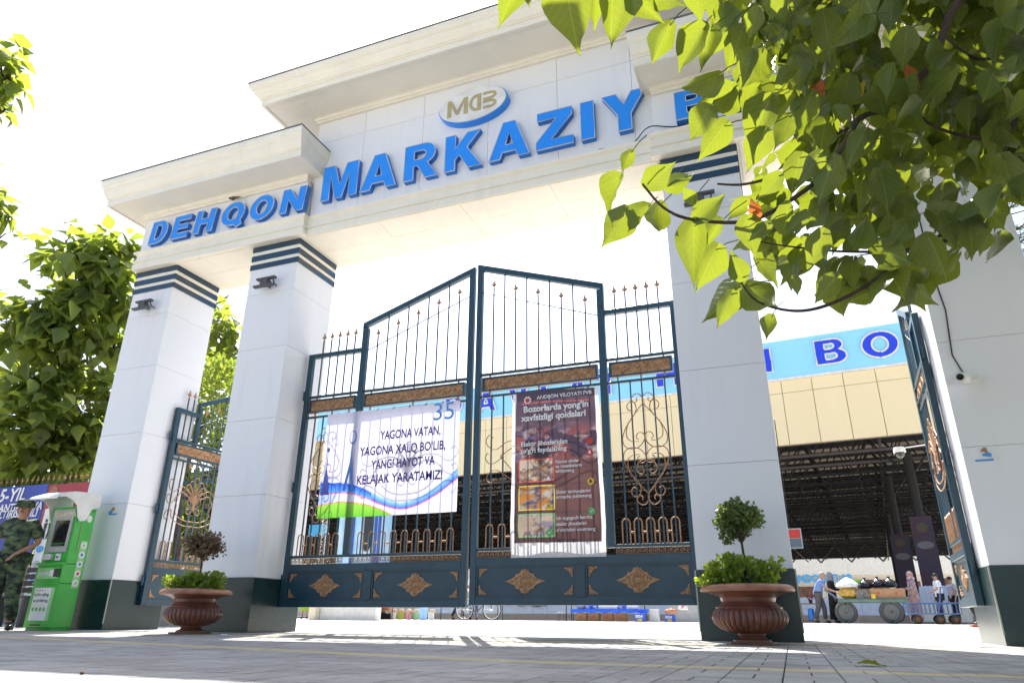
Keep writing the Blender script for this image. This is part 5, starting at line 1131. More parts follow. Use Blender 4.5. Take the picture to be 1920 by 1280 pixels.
def leafy_tree(name, label, trunk, clumps, size, seed, nparts=0, cat='tree', mt=M_leaff, group=None, limb_r=0.05, pal=None):
    """trunk: polyline; clumps: [(centre, radii, n)]"""
    rn = random.Random(seed); t = thing(name, label, cat, (0,0,0), 0, group)
    b = MB(); b.tube(trunk, limb_r*2.2, 9, limb_r*1.2); b.build('trunk', [M_bark], t, smooth=True)
    top = Vector(trunk[-1]); allp = []
    for c, r, n in clumps:
        c = Vector(c); lb = MB(); md = top.lerp(c, .5)+Vector((rn.uniform(-.2,.2),rn.uniform(-.2,.2),rn.uniform(-.4,0))); lb.tube([top, md, c], limb_r, 6, limb_r*0.4)
        nsub = max(4, n//90)
        subs = []
        for _ in range(nsub):
            d = Vector((rn.gauss(0,1),rn.gauss(0,1),rn.gauss(0,1))).normalized()*rn.uniform(.55,.95); q = c+Vector((d.x*r[0],d.y*r[1],d.z*r[2])); subs.append(q); lb.tube([c, c.lerp(q,.5)+Vector((0,0,-.05)), q], limb_r*0.3, 4, limb_r*0.12)
        lb.build('limb', [M_bark], t)
        for _ in range(n):
            q = rn.choice(subs); sp = min(r)*0.42
            p = q+Vector((rn.gauss(0,sp),rn.gauss(0,sp),rn.gauss(0,sp*.8)))
            out = (p-c); out.normalize() if out.length > 1e-3 else None
            d = (out*0.55+Vector((rn.uniform(-.6,.6),rn.uniform(-.6,.6),rn.uniform(-1.0,0.1)))).normalized(); L_ = size*rn.uniform(.6,1.25)
            nm = (Vector((0,0,1))+out*0.5+Vector((rn.uniform(-.5,.5),rn.uniform(-.5,.5),0))).normalized()
            allp.append((p, p+d*L_, nm))
    # the nearest-facing leaves are parts
    allp.sort(key=lambda a: a[0].length); parts, rest_ = allp[:nparts], allp[nparts:]
    for p, q, nm in parts: put_leaf(t, p, q, nm, rn.choice(LF if mt is M_leaff else LV), rn.uniform(.85,1.1))
    mb = MB(); uvs = []; vr = [leaf_mesh(4, 2, 0.95, d, f, tw) for d, f, tw in ((.2,.3,.1),(.35,.2,-.2),(.1,.4,.3))]
    for p, q, nm in rest_: join_leaves(mb, uvs, rn.choice(vr), p, q, nm, rn.uniform(.85,1.1))
    stuff_leaves('foliage', mb, uvs, mt, t); return t
def CL(lst, D, n_per):
    out = []
    for px, py, r in lst:
        c = atD(px, py, D); rr_ = r/F*D*0.80; out.append((c, (rr_, rr_*1.1, rr_), int(n_per*(r/60)**2)))
    return out
big_t = CL([(150,520,62),(215,500,52),(235,560,50),(90,580,62),(30,610,58),(160,600,62),(215,650,50),(100,660,60),(40,690,60),(225,470,34),(120,490,34),(175,470,30)], 18.5, 150)
leafy_tree('broadleaf_tree', 'tall broad leaved tree with bright backlit crown left of the gateway', [(-18.0,14.0,0),(-17.6,13.8,2.0),(-17.0,13.2,4.2)], big_t, 0.34, 31, 290, group='broad leaved trees at the left')
low_t = CL([(60,780,66),(150,770,60),(20,840,60),(110,850,66),(180,840,50),(205,740,44),(60,720,44),(150,890,44),(30,900,40)], 18.2, 190)
leafy_tree('broadleaf_tree', 'lower dark leafy tree over the fence behind the guard', [(-16.6,12.4,0),(-16.4,12.3,1.8)], low_t, 0.31, 32, 280, group='broad leaved trees at the left')
leafy_tree('broadleaf_tree', 'leafy tree seen between the two left columns above the side gate', [(-12.5,14.6,0),(-12.2,14.5,3.0),(-11.5,14.4,4.6)], CL([(410,610,40),(420,670,34),(395,700,30),(430,640,24),(350,700,40),(425,750,30)], 18.0, 170), 0.30, 33, 120, group='broad leaved trees at the left')
leafy_tree('broadleaf_tree', 'tree branches reaching into the frame at the upper left edge', [(-13.2,4.2,0),(-13.0,4.6,3.0),(-12.6,4.7,5.6)], CL([(0,120,36),(18,140,26),(-50,190,50),(-2,205,22),(-60,300,40),(-14,395,28),(-4,372,18),(-6,440,18),(-70,420,50)], 9.5, 120), 0.17, 34, 120, mt=M_leaff, group='broad leaved trees at the left')
leafy_tree('broadleaf_tree', 'bushy green tree low behind the left side gate', [(-11.6,11.8,0),(-11.5,11.8,1.2)], CL([(345,860,40),(380,900,44),(330,960,40),(375,1000,44),(330,1050,36),(400,1060,40),(300,1010,34),(410,820,30)], 16.0, 200), 0.16, 35, 60, group='broad leaved trees at the left')
# pine between the columns and one at the right
def pine(label, base, h, r, seed, z0=1.5):
    rn = random.Random(seed); t = thing('pine_tree', label, 'tree', base); x = MB(); x.tube([(0,0,0),(0.05,0,h*.5),(0,0,h)], 0.11, 8, 0.02); x.build('trunk', [M_bark], t, smooth=True)
    mb = MB(); lb = MB()
    for i in range(170):
        z = rn.uniform(z0, h); rr_ = r*(1-(z-z0)/(h-z0)*0.75)*rn.uniform(.5,1); a = rn.uniform(0,2*pi); q = Vector((rr_*cos(a), rr_*sin(a), z+rn.uniform(-.1,.25)))
        lb.tube([(0,0,z-.1), q], 0.014, 4, 0.004)
        for k in range(34):
            p = Vector((0,0,z-.1)).lerp(q, rn.uniform(.45,1.05)); d = (Vector((rn.gauss(0,1),rn.gauss(0,1),rn.gauss(.3,1)))).normalized()*rn.uniform(.08,.16); n_ = d.cross(Vector((rn.gauss(0,1),rn.gauss(0,1),rn.gauss(0,1)))).normalized()*0.006
            mb.add([p-n_, p+n_, p+d+n_*.3, p+d-n_*.3], [(0,1,2,3)])
    lb.build('limb', [M_bark], t); raw_build(mb, 'needles', [M_leafp], t, 'stuff'); return t
p0 = atY(405, 1000, 11.5); pine('soft green pine seen through the left side gate', (p0.x, 11.5, 0), 5.4, 0.95, 41, 1.2)
p0 = atY(1990, 800, 13.0); pine('pale green pine at the right edge beyond the right column', (p0.x, 13.0, 0), 9.0, 1.5, 42, 3.0)
# hedge behind the side gate
def hedge(label, x0, x1, y, z, n, seed):
    rn = random.Random(seed); t = thing('hedge', label, 'hedge', ((x0+x1)/2, y, 0)); st = MB()
    for i in range(30): 
        xx = rn.uniform(x0,x1)-(x0+x1)/2; st.tube([(xx,0,0),(xx+rn.uniform(-.1,.1),rn.uniform(-.1,.1),z*.8)],0.012,4,0.004)
    st.build('stem',[M_bark],t); mb = MB()
    for i in range(n):
        p = Vector((rn.uniform(x0,x1)-(x0+x1)/2, rn.gauss(0,.25), abs(rn.gauss(0,.5))*z if rn.random() < .3 else rn.uniform(0,z)*rn.uniform(.6,1.05))); small_leaves(mb, p, (.03,.03,.03), 1, 0.09, rn, 0.0)
    raw_build(mb, 'foliage', [M_leaff], t, 'stuff'); return t
hedge('clipped green hedge behind the left side gate', -14.5, -9.2, 10.6, 1.0, 9000, 51)
hedge('dark green hedge behind the spiked fence at the far left', -21, -12.5, 10.2, 2.6, 14000, 52)
# leaning trunk visible through side gate
tb = MB(); q0 = atY(310, 1120, 9.8); q1 = atY(338, 900, 10.2); tb.tube([(q0.x,9.8,0),(q0.x+.05,9.9,.8),(q1.x,10.2,q1.z),(q1.x+.2,10.4,q1.z+1.4)], 0.075, 9, 0.05)
tr_ = thing('young_tree', 'leaning brown tree trunk seen through the left side gate', 'tree'); tb.build('trunk', [M_bark], tr_, smooth=True)
mb = MB(); rn = random.Random(5); small_leaves(mb, (q1.x+.2,10.5,q1.z+1.7), (.9,.7,.9), 2600, 0.10, rn, 0.1); raw_build(mb, 'foliage', [M_leaff], tr_, 'stuff')

# ---------------------------- the big overhanging tree at the right
ot = thing('overhanging_tree', 'large leaved tree hanging its backlit branches over the right of the gateway', 'tree')
TD = 3.1
TR = [(3.9,0.9,0),(3.7,1.1,1.6),(3.3,1.5,2.8),(2.6,2.0,3.6)]
b = MB(); b.tube(smooth(TR,5), 0.16, 12, 0.10); b.build('trunk', [M_bark], ot, smooth=True)
def branch(pxs, d0, d1, r0, r1, start=None):
    pts = []
    for i, (x, y) in enumerate(pxs): pts.append(atD(x, y, d0+(d1-d0)*i/(len(pxs)-1)))
    if start: pts = [Vector(start)]+pts
    b = MB(); b.tube(smooth(pts, 5), r0, 7, r1); b.build('branch', [M_bark], ot, smooth=True); return pts
top = TR[-1]
branch([(1940,-160),(1800,0),(1765,75),(1745,120),(1715,155),(1655,205),(1615,220),(1550,270),(1480,320),(1400,345),(1345,345)], 3.3, 2.9, 0.020, 0.004, top)
branch([(1610,222),(1550,320),(1475,380),(1400,415),(1300,412),(1245,390),(1205,345)], 3.0, 2.6, 0.011, 0.004)
branch([(1985,60),(1925,170),(1885,270),(1850,370),(1790,440),(1667,507),(1600,550),(1535,577),(1480,582),(1420,565),(1390,530)], 3.4, 2.75, 0.015, 0.0035, top)
branch([(1990,240),(1860,260),(1740,230),(1640,120)], 3.5, 3.2, 0.012, 0.004, top)
branch([(1850,370),(1730,460),(1600,472),(1480,462),(1420,452)], 3.1, 2.9, 0.008, 0.002)
branch([(1960,-300),(1700,-160),(1450,-100),(1200,-60),(1000,-40)], 3.2, 2.7, 0.014, 0.004, top)
branch([(1900,100),(1830,110),(1760,60)], 3.5, 3.3, 0.009, 0.003)
HERO = [(1062,-30,1078,112,1.0),(968,-25,938,42,1.1),(992,-15,994,17,.9),(1150,-25,1141,95,.9),(1116,-15,1117,62,.6),(1186,-12,1248,54,.9),(1256,48,1218,133,.95),(1318,55,1250,147,.8),(1332,58,1309,152,.75),
(1392,58,1356,152,.9),(1482,-45,1474,102,1.05),(1600,-45,1656,56,1.1),(1344,143,1255,190,.9),(1374,168,1290,196,.85),(1372,172,1336,232,.9),(1328,206,1286,280,1.0),(1358,236,1302,312,.85),(1420,165,1381,219,.9),
(1442,190,1386,300,.8),(1432,248,1396,332,.9),(1162,336,1117,422,.95),(1184,286,1161,326,.8),(1214,346,1265,303,1.0),(1176,398,1121,478,.95),(1216,388,1182,436,.8),(1238,384,1229,452,.9),(1252,350,1308,326,.9),
(1301,378,1278,348,.9),(1308,410,1371,354,.9),(1302,424,1294,548,.75),(1350,418,1308,482,.8),(1402,412,1416,480,.95),(1342,468,1299,560,.9),(1386,538,1302,618,.8),(1370,552,1340,628,.8),(1404,536,1470,598,1.1),
(1420,486,1470,532,1.0),(1392,520,1368,470,.9),(1472,430,1480,350,.95),(1542,438,1509,522,.8),(1588,488,1549,538,.8),(1600,488,1591,554,.7),(1566,520,1524,572,.9),(1446,594,1432,636,.9),(1664,500,1706,574,1.15),
(1742,446,1786,536,1.05),(1640,462,1738,502,.9),(1770,404,1800,482,.6),(1752,398,1868,462,.8),(1652,312,1622,412,.9),(1684,300,1640,404,.8),(1500,296,1473,384,.95),(1535,290,1500,350,.8),(1560,300,1530,400,.85),
(1460,330,1420,378,.9),(1490,100,1530,190,.9),(1545,30,1560,130,.8),(1420,20,1400,90,.9),(1410,100,1385,160,.8),(1520,180,1480,270,.85),(1590,150,1560,250,.9),(1480,220,1450,300,.9),(1620,250,1580,330,.85),
(1510,400,1470,440,.8),(1490,520,1500,560,.7),(1440,420,1400,450,.8),(1760,130,1800,90,1.0),(1700,60,1690,150,.9),(1840,380,1900,450,1.0),(1880,300,1915,400,1.0),(1580,420,1560,480,.8),(1620,420,1600,500,.8),(1700,420,1660,470,.9),(1360,60,1330,110,.8),(1230,-20,1290,30,.9),(1300,-30,1320,55,.9)]
ro = random.Random(77)
CAMP = Vector((0,0,CH))
def add_leaf(bx, by, tx, ty, w, D, dt=0.0, mesh=None, stem=True, spread=.5):
    if (tx-bx)**2+(ty-by)**2 > 5200 and bx > 1150: tx, ty = bx+(tx-bx)*.88, by+(ty-by)*.88
    B_, T_ = atD(bx, by, D), atD(tx, ty, D-dt); view = (CAMP-(B_+T_)/2).normalized()
    nm = (view*ro.choice((1,-1,-1))*1.0+Vector((ro.uniform(-spread,spread),ro.uniform(-spread,spread),ro.uniform(-.3,.5)))).normalized()
    put_leaf(ot, B_, T_, nm, mesh or ro.choice(LV), w*ro.uniform(.86,.98)); return B_
pet = MB()
for bx, by, tx, ty, w in HERO:
    f = max(0, min(1, (bx-1100)/800)); D = 2.65+f*0.45+ro.uniform(-.12,.12)
    B_ = add_leaf(bx, by, tx, ty, w, D, ro.uniform(-.06,.08))
    a = atD(bx+ro.uniform(15,50), by-ro.uniform(8,45), D+0.06); pet.tube([a, a.lerp(B_,.5)+Vector((0,0,.008)), B_], 0.0022, 4)
add_leaf(1422,395,1402,372,1.1,2.75,0,LVB[0]); add_leaf(1425,400,1400,408,.8,2.75,0,LVB[0]); add_leaf(1520,150,1550,200,.5,3.2,0,LVB[0]); add_leaf(1600,180,1625,150,.8,3.1,0,LVB[1]); add_leaf(1700,130,1730,165,.5,3.2,0,LVB[0])
def inpoly(x, y, P):
    c = False; j = len(P)-1
    for i in range(len(P)):
        if (P[i][1] > y) != (P[j][1] > y) and x < (P[j][0]-P[i][0])*(y-P[i][1])/(P[j][1]-P[i][1])+P[i][0]: c = not c
        j = i
    return c
POLY = [(1230,-80),(1290,-10),(1345,60),(1400,160),(1450,230),(1500,290),(1570,350),(1660,400),(1740,410),(1830,395),(1900,410),(1990,400),(2000,-80)]
k = 0
while k < 212:
    x, y = ro.uniform(1230,2000), ro.uniform(-80,420)
    if not inpoly(x, y, POLY): continue
    L_ = ro.uniform(38,84); a = ro.gauss(106, 28); tx, ty = x+L_*cos(radians(a)), y+L_*sin(radians(a))
    if not inpoly(tx, ty-35, POLY): continue
    D = ro.uniform(2.8,3.8); add_leaf(x, y, tx, ty, ro.uniform(.7,1.0), D, ro.uniform(-.15,.15), spread=.95); k += 1
    if k % 2: 
        B_ = atD(x,y,D); a_ = atD(x+ro.uniform(10,60), y-ro.uniform(10,50), D+.08); pet.tube([a_, a_.lerp(B_,.5)+Vector((0,0,.008)), B_], 0.002, 4)
raw_build(pet, 'leaf_stalks', [M_twig], ot, 'stuff')
mb = MB(); uvs = []; vr = [leaf_mesh(9, 4, 0.95, d, f, tw) for d, f, tw in ((.2,.3,.1),(.35,.2,-.2),(.1,.4,.3))]
k = 0
POLY2 = [(1330,-300),(1360,0),(1420,130),(1500,230),(1580,300),(1680,350),(1850,340),(2060,380),(2100,-300)]
while k < 620:
    x, y = ro.uniform(1300,2100), ro.uniform(-300,400)
    if not inpoly(x, y, POLY2): continue
    D = ro.uniform(3.4,5.2); B_ = atD(x, y, D)
    d = Vector((ro.uniform(-.5,.5),ro.uniform(-.5,.5),-1)).normalized()*ro.uniform(.13,.24); nm = Vector((ro.uniform(-1,1),ro.uniform(-1,1),ro.uniform(.2,1))).normalized()
    join_leaves(mb, uvs, ro.choice(vr), B_, B_+d, nm); k += 1
POLY3 = [(1330,290),(1400,400),(1450,480),(1520,545),(1600,565),(1720,560),(1800,520),(1890,430),(1700,330),(1500,250)]
k = 0
while k < 120:
    x, y = ro.uniform(1330,1890), ro.uniform(250,565)
    if not inpoly(x, y, POLY3): continue
    L_ = ro.uniform(35,75); a = ro.gauss(112, 28); D = ro.uniform(3.0,3.7); B_ = atD(x,y,D); T_ = atD(x+L_*cos(radians(a)), y+L_*sin(radians(a)), D+ro.uniform(-.1,.1))
    join_leaves(mb, uvs, ro.choice(vr), B_, T_, ((CAMP-B_).normalized()+Vector((ro.uniform(-1,1),ro.uniform(-1,1),ro.uniform(-.5,1)))).normalized(), .85); k += 1
# upper crown leaves, added above the frame to shade the branches and right column
vr2 = [leaf_mesh(4, 2, 0.95, d, f, tw) for d, f, tw in ((.2,.3,.1),(.35,.2,-.2))]
for q_ in range(5200):
    c, r_ = (((1.6,3.2,5.0),(1.0,.9,.6)), ((3.2,3.0,5.2),(1.5,1.5,.9)), ((4.2,4.5,5.0),(1.4,1.4,1.1)))[q_ % 3]
    p = Vector((c[0]+ro.gauss(0,r_[0]), c[1]+ro.gauss(0,r_[1]), c[2]+ro.gauss(0,r_[2])))
    q = visible(p)
    if q and q[1] > -40 and not inpoly(q[0], q[1]+60, POLY2): continue
    if p.z < 2.2 or p.y > 6.2: continue
    d = Vector((ro.uniform(-.6,.6),ro.uniform(-.6,.6),-.8)).normalized()*ro.uniform(.16,.28); nm = (Vector((0,0,1))+Vector((ro.uniform(-.7,.7),ro.uniform(-.7,.7),0))).normalized()
    join_leaves(mb, uvs, ro.choice(vr2), p, p+d, nm)
stuff_leaves('foliage', mb, uvs, M_leafn, ot)
mb = MB(); uvs = []  # unseen outer crown leaves, added off frame to darken the right column
for q_ in range(7000):
    c, r_ = (((4.5,0.0,5.6),(2.0,2.2,1.3)), ((5.5,-3.0,6.0),(2.4,2.2,1.4)), ((5.8,3.0,5.8),(1.6,1.8,1.4)), ((3.0,-1.5,5.5),(1.6,1.8,.9)))[q_ % 4]
    p = Vector((c[0]+ro.gauss(0,r_[0]), c[1]+ro.gauss(0,r_[1]), c[2]+ro.gauss(0,r_[2])))
    if p.z < 3.0 or p.y > 6.0 or visible(p) or (p.x < 1.2): continue
    d = Vector((ro.uniform(-.6,.6),ro.uniform(-.6,.6),-.8)).normalized()*ro.uniform(.24,.38); nm = (Vector((0,0,1))+Vector((ro.uniform(-.7,.7),ro.uniform(-.7,.7),0))).normalized()
    join_leaves(mb, uvs, ro.choice(vr2), p, p+d, nm)
stuff_leaves('unseen_shade_foliage', mb, uvs, M_leafn, ot)

# ================================================================== MARKET HALL
HY = 32.0; hall = thing('market_hall', 'open market hall with beige fascia, light blue sign band and dark steel roof', 'building', (0, HY, 0), radians(-5.7))
M_beige = mat('beige_panel', (0.86,0.71,0.44), 0.5, col2=(0.83,0.68,0.41), nscale=0.5)
M_band = mat('light_blue_band', (0.30,0.68,0.92), 0.5, col2=(0.28,0.65,0.90), nscale=0.3)
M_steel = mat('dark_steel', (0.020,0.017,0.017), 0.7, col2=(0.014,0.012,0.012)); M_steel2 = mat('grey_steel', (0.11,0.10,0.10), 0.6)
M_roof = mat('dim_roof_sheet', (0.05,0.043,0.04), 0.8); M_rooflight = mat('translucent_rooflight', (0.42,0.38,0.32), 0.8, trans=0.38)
HX0, HX1, HP = -26.8, 14.0, 1.265
zb_ = 7.22
i = 0; x = 0.50-HP*21
while x < HX1:
    for z0, z1 in ((zb_, 9.55),(9.56, 10.13)):
        b = MB(); b.box(x+0.012, x+HP-0.012, 0, 0.12, z0+0.01, z1); b.build('fascia_panel', [M_beige], hall)
    x += HP
b = MB(); b.box(HX0, HX1, 0.13, 0.30, zb_+0.02, 12.0); b.build('fascia_backing', [mat('joint_brown', (0.46,0.35,0.20), 0.9)], hall)
b = MB(); b.box(HX0-0.05, HX1, -0.10, 0.12, 10.135, 10.24); b.build('pale_trim', [M_paper], hall)
x = HX0
while x < HX1: 
    b = MB(); b.box(x, x+2.995, -0.06, 0.12, 10.242, 12.03); b.build('band_panel', [M_band], hall); x += 3.0
M_hl = mat('royal_blue_letter', (0.02,0.06,0.75), 0.45)
hs = thing('hall_sign_lettering', 'royal blue white edged letters on the light blue band of the market hall', 'lettering', (0, HY, 0), radians(-5.7))
for ch, x, w, h in (('I',-23.6,0.38,1.15),('D',-16.35,1.1,1.15),('A',-14.55,1.25,1.15),('V',-12.75,1.25,1.15),('L',-10.95,1.0,1.15),('A',-9.55,1.2,1.15),('T',-8.0,1.15,1.15),('H',-5.05,1.25,1.15),('I',-0.12,0.36,1.15),('B',2.12,1.25,1.15),('O',4.02,1.42,1.15)):
    o = box_letter(ch, x/(1+0.1*x/32), 10.58, w, h, -0.065, 0.06, hs, tone=(M_paper, M_hl, M_paper), trim=0.05)
HXI = -68.0
# interior: roof, trusses, posts
def hz(y): return 7.25-1.25*(y/56.0)
b = MB(); DY = 40.0
for i in range(22):
    y0 = 0.35+i*2.5; b2 = MB()
    b2.box(HXI, HX1, y0, y0+1.55, hz(y0)+1.83, hz(y0)+2.0); b2.build('roof_sheet', [M_roof], hall)
    b2 = MB(); b2.box(HXI, HX1, y0+1.56, y0+2.49, hz(y0)+1.83, hz(y0)+2.0); b2.build('rooflight', [M_rooflight], hall)
for i in range(23):
    y = 0.6+i*2.4; z = hz(y); tb = MB(); far = i > 8
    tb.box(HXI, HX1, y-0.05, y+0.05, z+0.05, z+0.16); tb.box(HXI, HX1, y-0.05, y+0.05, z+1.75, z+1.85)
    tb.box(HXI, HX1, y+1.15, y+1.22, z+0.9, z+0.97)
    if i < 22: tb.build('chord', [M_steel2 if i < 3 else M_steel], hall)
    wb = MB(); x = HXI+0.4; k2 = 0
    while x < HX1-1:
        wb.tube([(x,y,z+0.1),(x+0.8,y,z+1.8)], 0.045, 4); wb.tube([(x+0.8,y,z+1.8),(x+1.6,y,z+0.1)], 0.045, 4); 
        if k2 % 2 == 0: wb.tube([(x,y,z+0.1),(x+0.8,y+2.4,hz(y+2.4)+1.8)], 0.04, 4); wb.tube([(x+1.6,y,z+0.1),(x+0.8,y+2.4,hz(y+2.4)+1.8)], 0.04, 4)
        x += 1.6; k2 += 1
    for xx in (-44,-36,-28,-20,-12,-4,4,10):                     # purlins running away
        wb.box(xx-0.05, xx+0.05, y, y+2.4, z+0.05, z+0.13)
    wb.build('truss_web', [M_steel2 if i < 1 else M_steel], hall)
# deep V struts at the far eaves
for i in range(27):
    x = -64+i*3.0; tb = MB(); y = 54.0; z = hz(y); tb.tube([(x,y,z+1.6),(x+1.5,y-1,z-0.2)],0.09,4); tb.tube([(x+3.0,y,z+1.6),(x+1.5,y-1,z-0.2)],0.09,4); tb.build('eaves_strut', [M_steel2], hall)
b = MB(); b.box(HXI,HX1,54.1,54.5,hz(54)+0.3,hz(54)+1.9); b.build('eaves_beam', [M_steel], hall)
def hpost(px, Y, r, poster, zt=7.4):
    X = gx(px, Y); p = Matrix.Rotation(radians(5.7),4,'Z') @ Vector((X, Y-HY, 0)); b = MB(); b.tube([(p.x,p.y,0),(p.x,p.y,hz(p.y)+0.1)], r, 12); o = b.build('post', [M_steel], hall)
    for s in (-1,1): b = MB(); b.tube([(p.x,p.y,hz(p.y)-1.0),(p.x+s*0.9,p.y,hz(p.y)+0.1)], 0.05, 6); b.build('brace', [M_steel], hall)
    if poster:
        z0, z1 = poster; b = MB(); b.box(p.x-0.42,p.x+0.42,p.y-r-0.05,p.y-r-0.01,z0,z1); q = b.build('advert', [mat('advert_dark',(0.05,0.012,0.022),0.5,col2=(0.02,0.015,0.05),nscale=2.5)], hall)
        b = MB(); b.poly([arc(p.x,z0+(z1-z0)*.62,0.33,0.16,0,360,20)[:-1]], p.y-r-0.07, p.y-r-0.052); b.build('advert_oval', [mat('advert_pale',(0.16,0.15,0.15),0.6)], hall)
        b = MB(); b.poly([arc(p.x,z0+(z1-z0)*.85,0.22,0.2,0,360,14)[:-1]], p.y-r-0.07, p.y-r-0.052); b.build('advert_fruit', [mat('advert_fruit',(0.10,0.02,0.03),0.6,col2=(0.05,0.08,0.02),nscale=9)], hall)
hpost(1764, 35.5, 0.20, (1.2,4.4)); hpost(1716, 41, 0.20, (1.4,4.2)); hpost(1700, 54, 0.22, None); hpost(1040, 40, 0.2, None); hpost(700, 40, 0.2, None); hpost(1330, 40, 0.2, None)
# hanging red sign
hp = thing('hanging_sign', 'red and grey hanging sign inside the hall beside the column', 'sign', (gx(1504,30.5), 30.5, 0)); 
za_ = atY(1492,1028,30.5).z; zc_ = atY(1492,990,30.5).z
MB().bbox(-0.35,0.42,-0.05,0.05,za_,zc_,0.01).build('frame', [M_kgrey], hp); MB().box(-0.30,0.37,-0.06,-0.051,za_+.40,zc_-.05).build('red_field', [M_red], hp); MB().box(-0.30,0.37,-0.06,-0.051,za_+.05,za_+.38).build('grey_field', [mat('slate_field',(0.12,0.17,0.20),0.6)], hp)
b = MB(); b.tube([(0,0,zc_),(0,0,8.0)],0.02,5); b.build('rod',[M_steel],hp)
# dome camera on a thin arm
dcp = atY(1687, 848, 9.0); dc = thing('dome_camera', 'white dome security camera on a thin arm reaching from the right side gate', 'camera', (dcp.x, 9.0, dcp.z))
b = MB(); b.lathe([(0.0,0.065),(0.055,0.06),(0.065,0.03),(0.066,0.0),(0.0,0.0)], 16); b.build('housing', [M_plastic], dc, smooth=True); b = MB(); b.ell((0,0,-0.005),(0.052,0.052,0.06),14,8); b.build('dome', [M_glass], dc, smooth=True)
b = MB(); b.tube([(0.0,0,0.045),(0.9,-0.3,0.075)],0.006,5); b.build('arm', [M_plastic], dc)
# low wall and far shops
lw = thing('low_wall', 'long low white tiled wall with tan base in front of the market hall', 'wall')
M_tile = mat('white_wall_tile', (0.76,0.77,0.82), 0.5); M_tan = mat('tan_base', (0.46,0.34,0.25), 0.7)
WY = 31.0
for i in range(24):
    x = -16+i*1.4; MB().bbox(x, x+1.395, WY, WY+0.35, 0.331, 0.98, 0.006).build('wall_panel', [M_tile], lw); MB().box(x, x+1.399, WY-0.06, WY+0.35, 0.05, 0.33).build('base_panel', [M_tan], lw)
sh = thing('far_shops', 'row of cream shop fronts with light blue QANDOLATLAR lettering at the back of the hall', 'building')
SY = 98.0
def sz(py, px=1600): return atY(px, py, SY).z
M_cream = mat('cream_wall', (0.82,0.74,0.60), 0.7); zt = sz(1044)
b = MB(); b.box(-84, 22, SY, SY+2, 0.0, sz(1078)); b.build('wall', [M_cream], sh)
x = -84
while x < 22: MB().bbox(x, x+1.99, SY-0.3, SY+2, sz(1078)+0.01, zt, 0.01).build('parapet_panel', [mat('pale_parapet',(0.90,0.85,0.74),0.6)], sh); x += 2.0
sgn = text_part('lettering', 'QANDOLATLAR', 1.32, mat('sky_blue_letter',(0.08,0.48,0.95),0.5), sh, (gx(1487,SY)-0.35, SY-0.35, sz(1091)), bold=0.05, sx=0.80)
M_dimshop = mat('shop_interior', (0.11,0.075,0.05), 0.8, col2=(0.26,0.10,0.06), nscale=1.8)
for px0, px1, y0, y1 in ((1497,1540,1138,1098),(1560,1570,1130,1100),(1618,1680,1112,1086),(1690,1700,1120,1088),(1722,1740,1120,1090),(1770,1800,1120,1085)):
    xa, xb_ = gx(px0,SY)+0, gx(px1,SY); z0, z1 = sz(y0), sz(y1)
    f = MB(); f.box(xa, xb_, SY-0.02, SY-0.001, z0, z1); o = f.build('window', [M_dimshop], sh)
    f = MB(); f.box(xa-.1, xb_+.1, SY-0.12, SY-0.021, z1, z1+.12); f.box(xa-.1, xa, SY-0.12, SY-0.021, z0, z1-.001); f.box(xb_, xb_+.1, SY-0.12, SY-0.021, z0, z1-.001); f.build('frame', [M_cream], o)
fl = MB(); fl.box(-90,60,31.35,86,0.066,0.073); fo_ = fl.build('hall_floor', [mat('hall_floor',(0.50,0.48,0.44),0.8)], kind='structure')

# ---------------- left block: blue and white facade, white wall, blue sign
bf = thing('blue_stall_building', 'light blue stall front with dark rounded windows behind the white banner', 'building')
YB = 24.0
def zY(px, py, Y): return atY(px, py, Y).z
xa, xb_ = gx(648, YB), gx(716, YB)
z0, z1 = 0.9, zY(680, 905, YB)
b = MB(); b.box(xa-0.7, xb_-0.75, YB, YB+1.5, 0.3, z1); b.build('wall', [mat('pale_blue_wall',(0.30,0.58,0.85),0.5,col2=(0.5,0.68,0.82),nscale=1.2)], bf)
for px in (654, 690):
    x = atY(px, 1000, YB).x; zc = zY(px, 990, YB); hh = zY(px,965,YB)-zc+0.15
    b = MB(); b.poly([[(x+.20,zc-hh)]+arc(x,zc+hh,.20,.20,0,180,10)+arc(x,zc-hh,.20,.20,180,360,10)], YB-0.02, YB-0.001); w_ = b.build('window', [M_glass], bf)
    b = MB(); b.tube([(x+.21*cos(a),YB-0.03,zc+(hh if sin(a)>0 else -hh)+.21*sin(a)) for a in [pi*2*i/24 for i in range(25)]],0.03,5); b.build('frame',[M_kgrey],w_)
for px in (662, 705, 712): 
    x = atY(px, 1000, YB).x; MB().box(x-0.06,x+0.06,YB-0.06,YB-0.021,0.3,z1).build('pilaster', [mat('deep_blue_trim',(0.03,0.10,0.42),0.5)], bf)
bs_ = thing('blue_sign', 'round ended blue sign hanging behind the left end of the main gate', 'sign'); 
x = atY(598,994,22).x; z = atY(598,994,22).z
b = MB(); b.poly([[(x-.42,z-.21),(x+.2,z-.21)]+arc(x+.2,z,.20,.21,-80,80,10)+[(x+.2,z+.21),(x-.42,z+.21)]], 21.95, 22.0); b.build('panel', [mat('cyan_sign',(0.03,0.30,0.60),0.5,col2=(0.10,0.30,0.38),nscale=1.5)], bs_)
b = MB(); b.tube([(x-.1,22,z+.2),(x-.1,22,z+2.5)],0.03,5); b.build('rod',[M_steel],bs_)
wp = thing('white_screen_wall', 'white rendered low wall block behind the left half of the main gate', 'wall')
xa, xb_ = gx(598,18), gx(703,18); MB().bbox(xa, xb_, 18, 18.3, 0.05, 0.56, 0.01).build('block', [M_paper], wp)
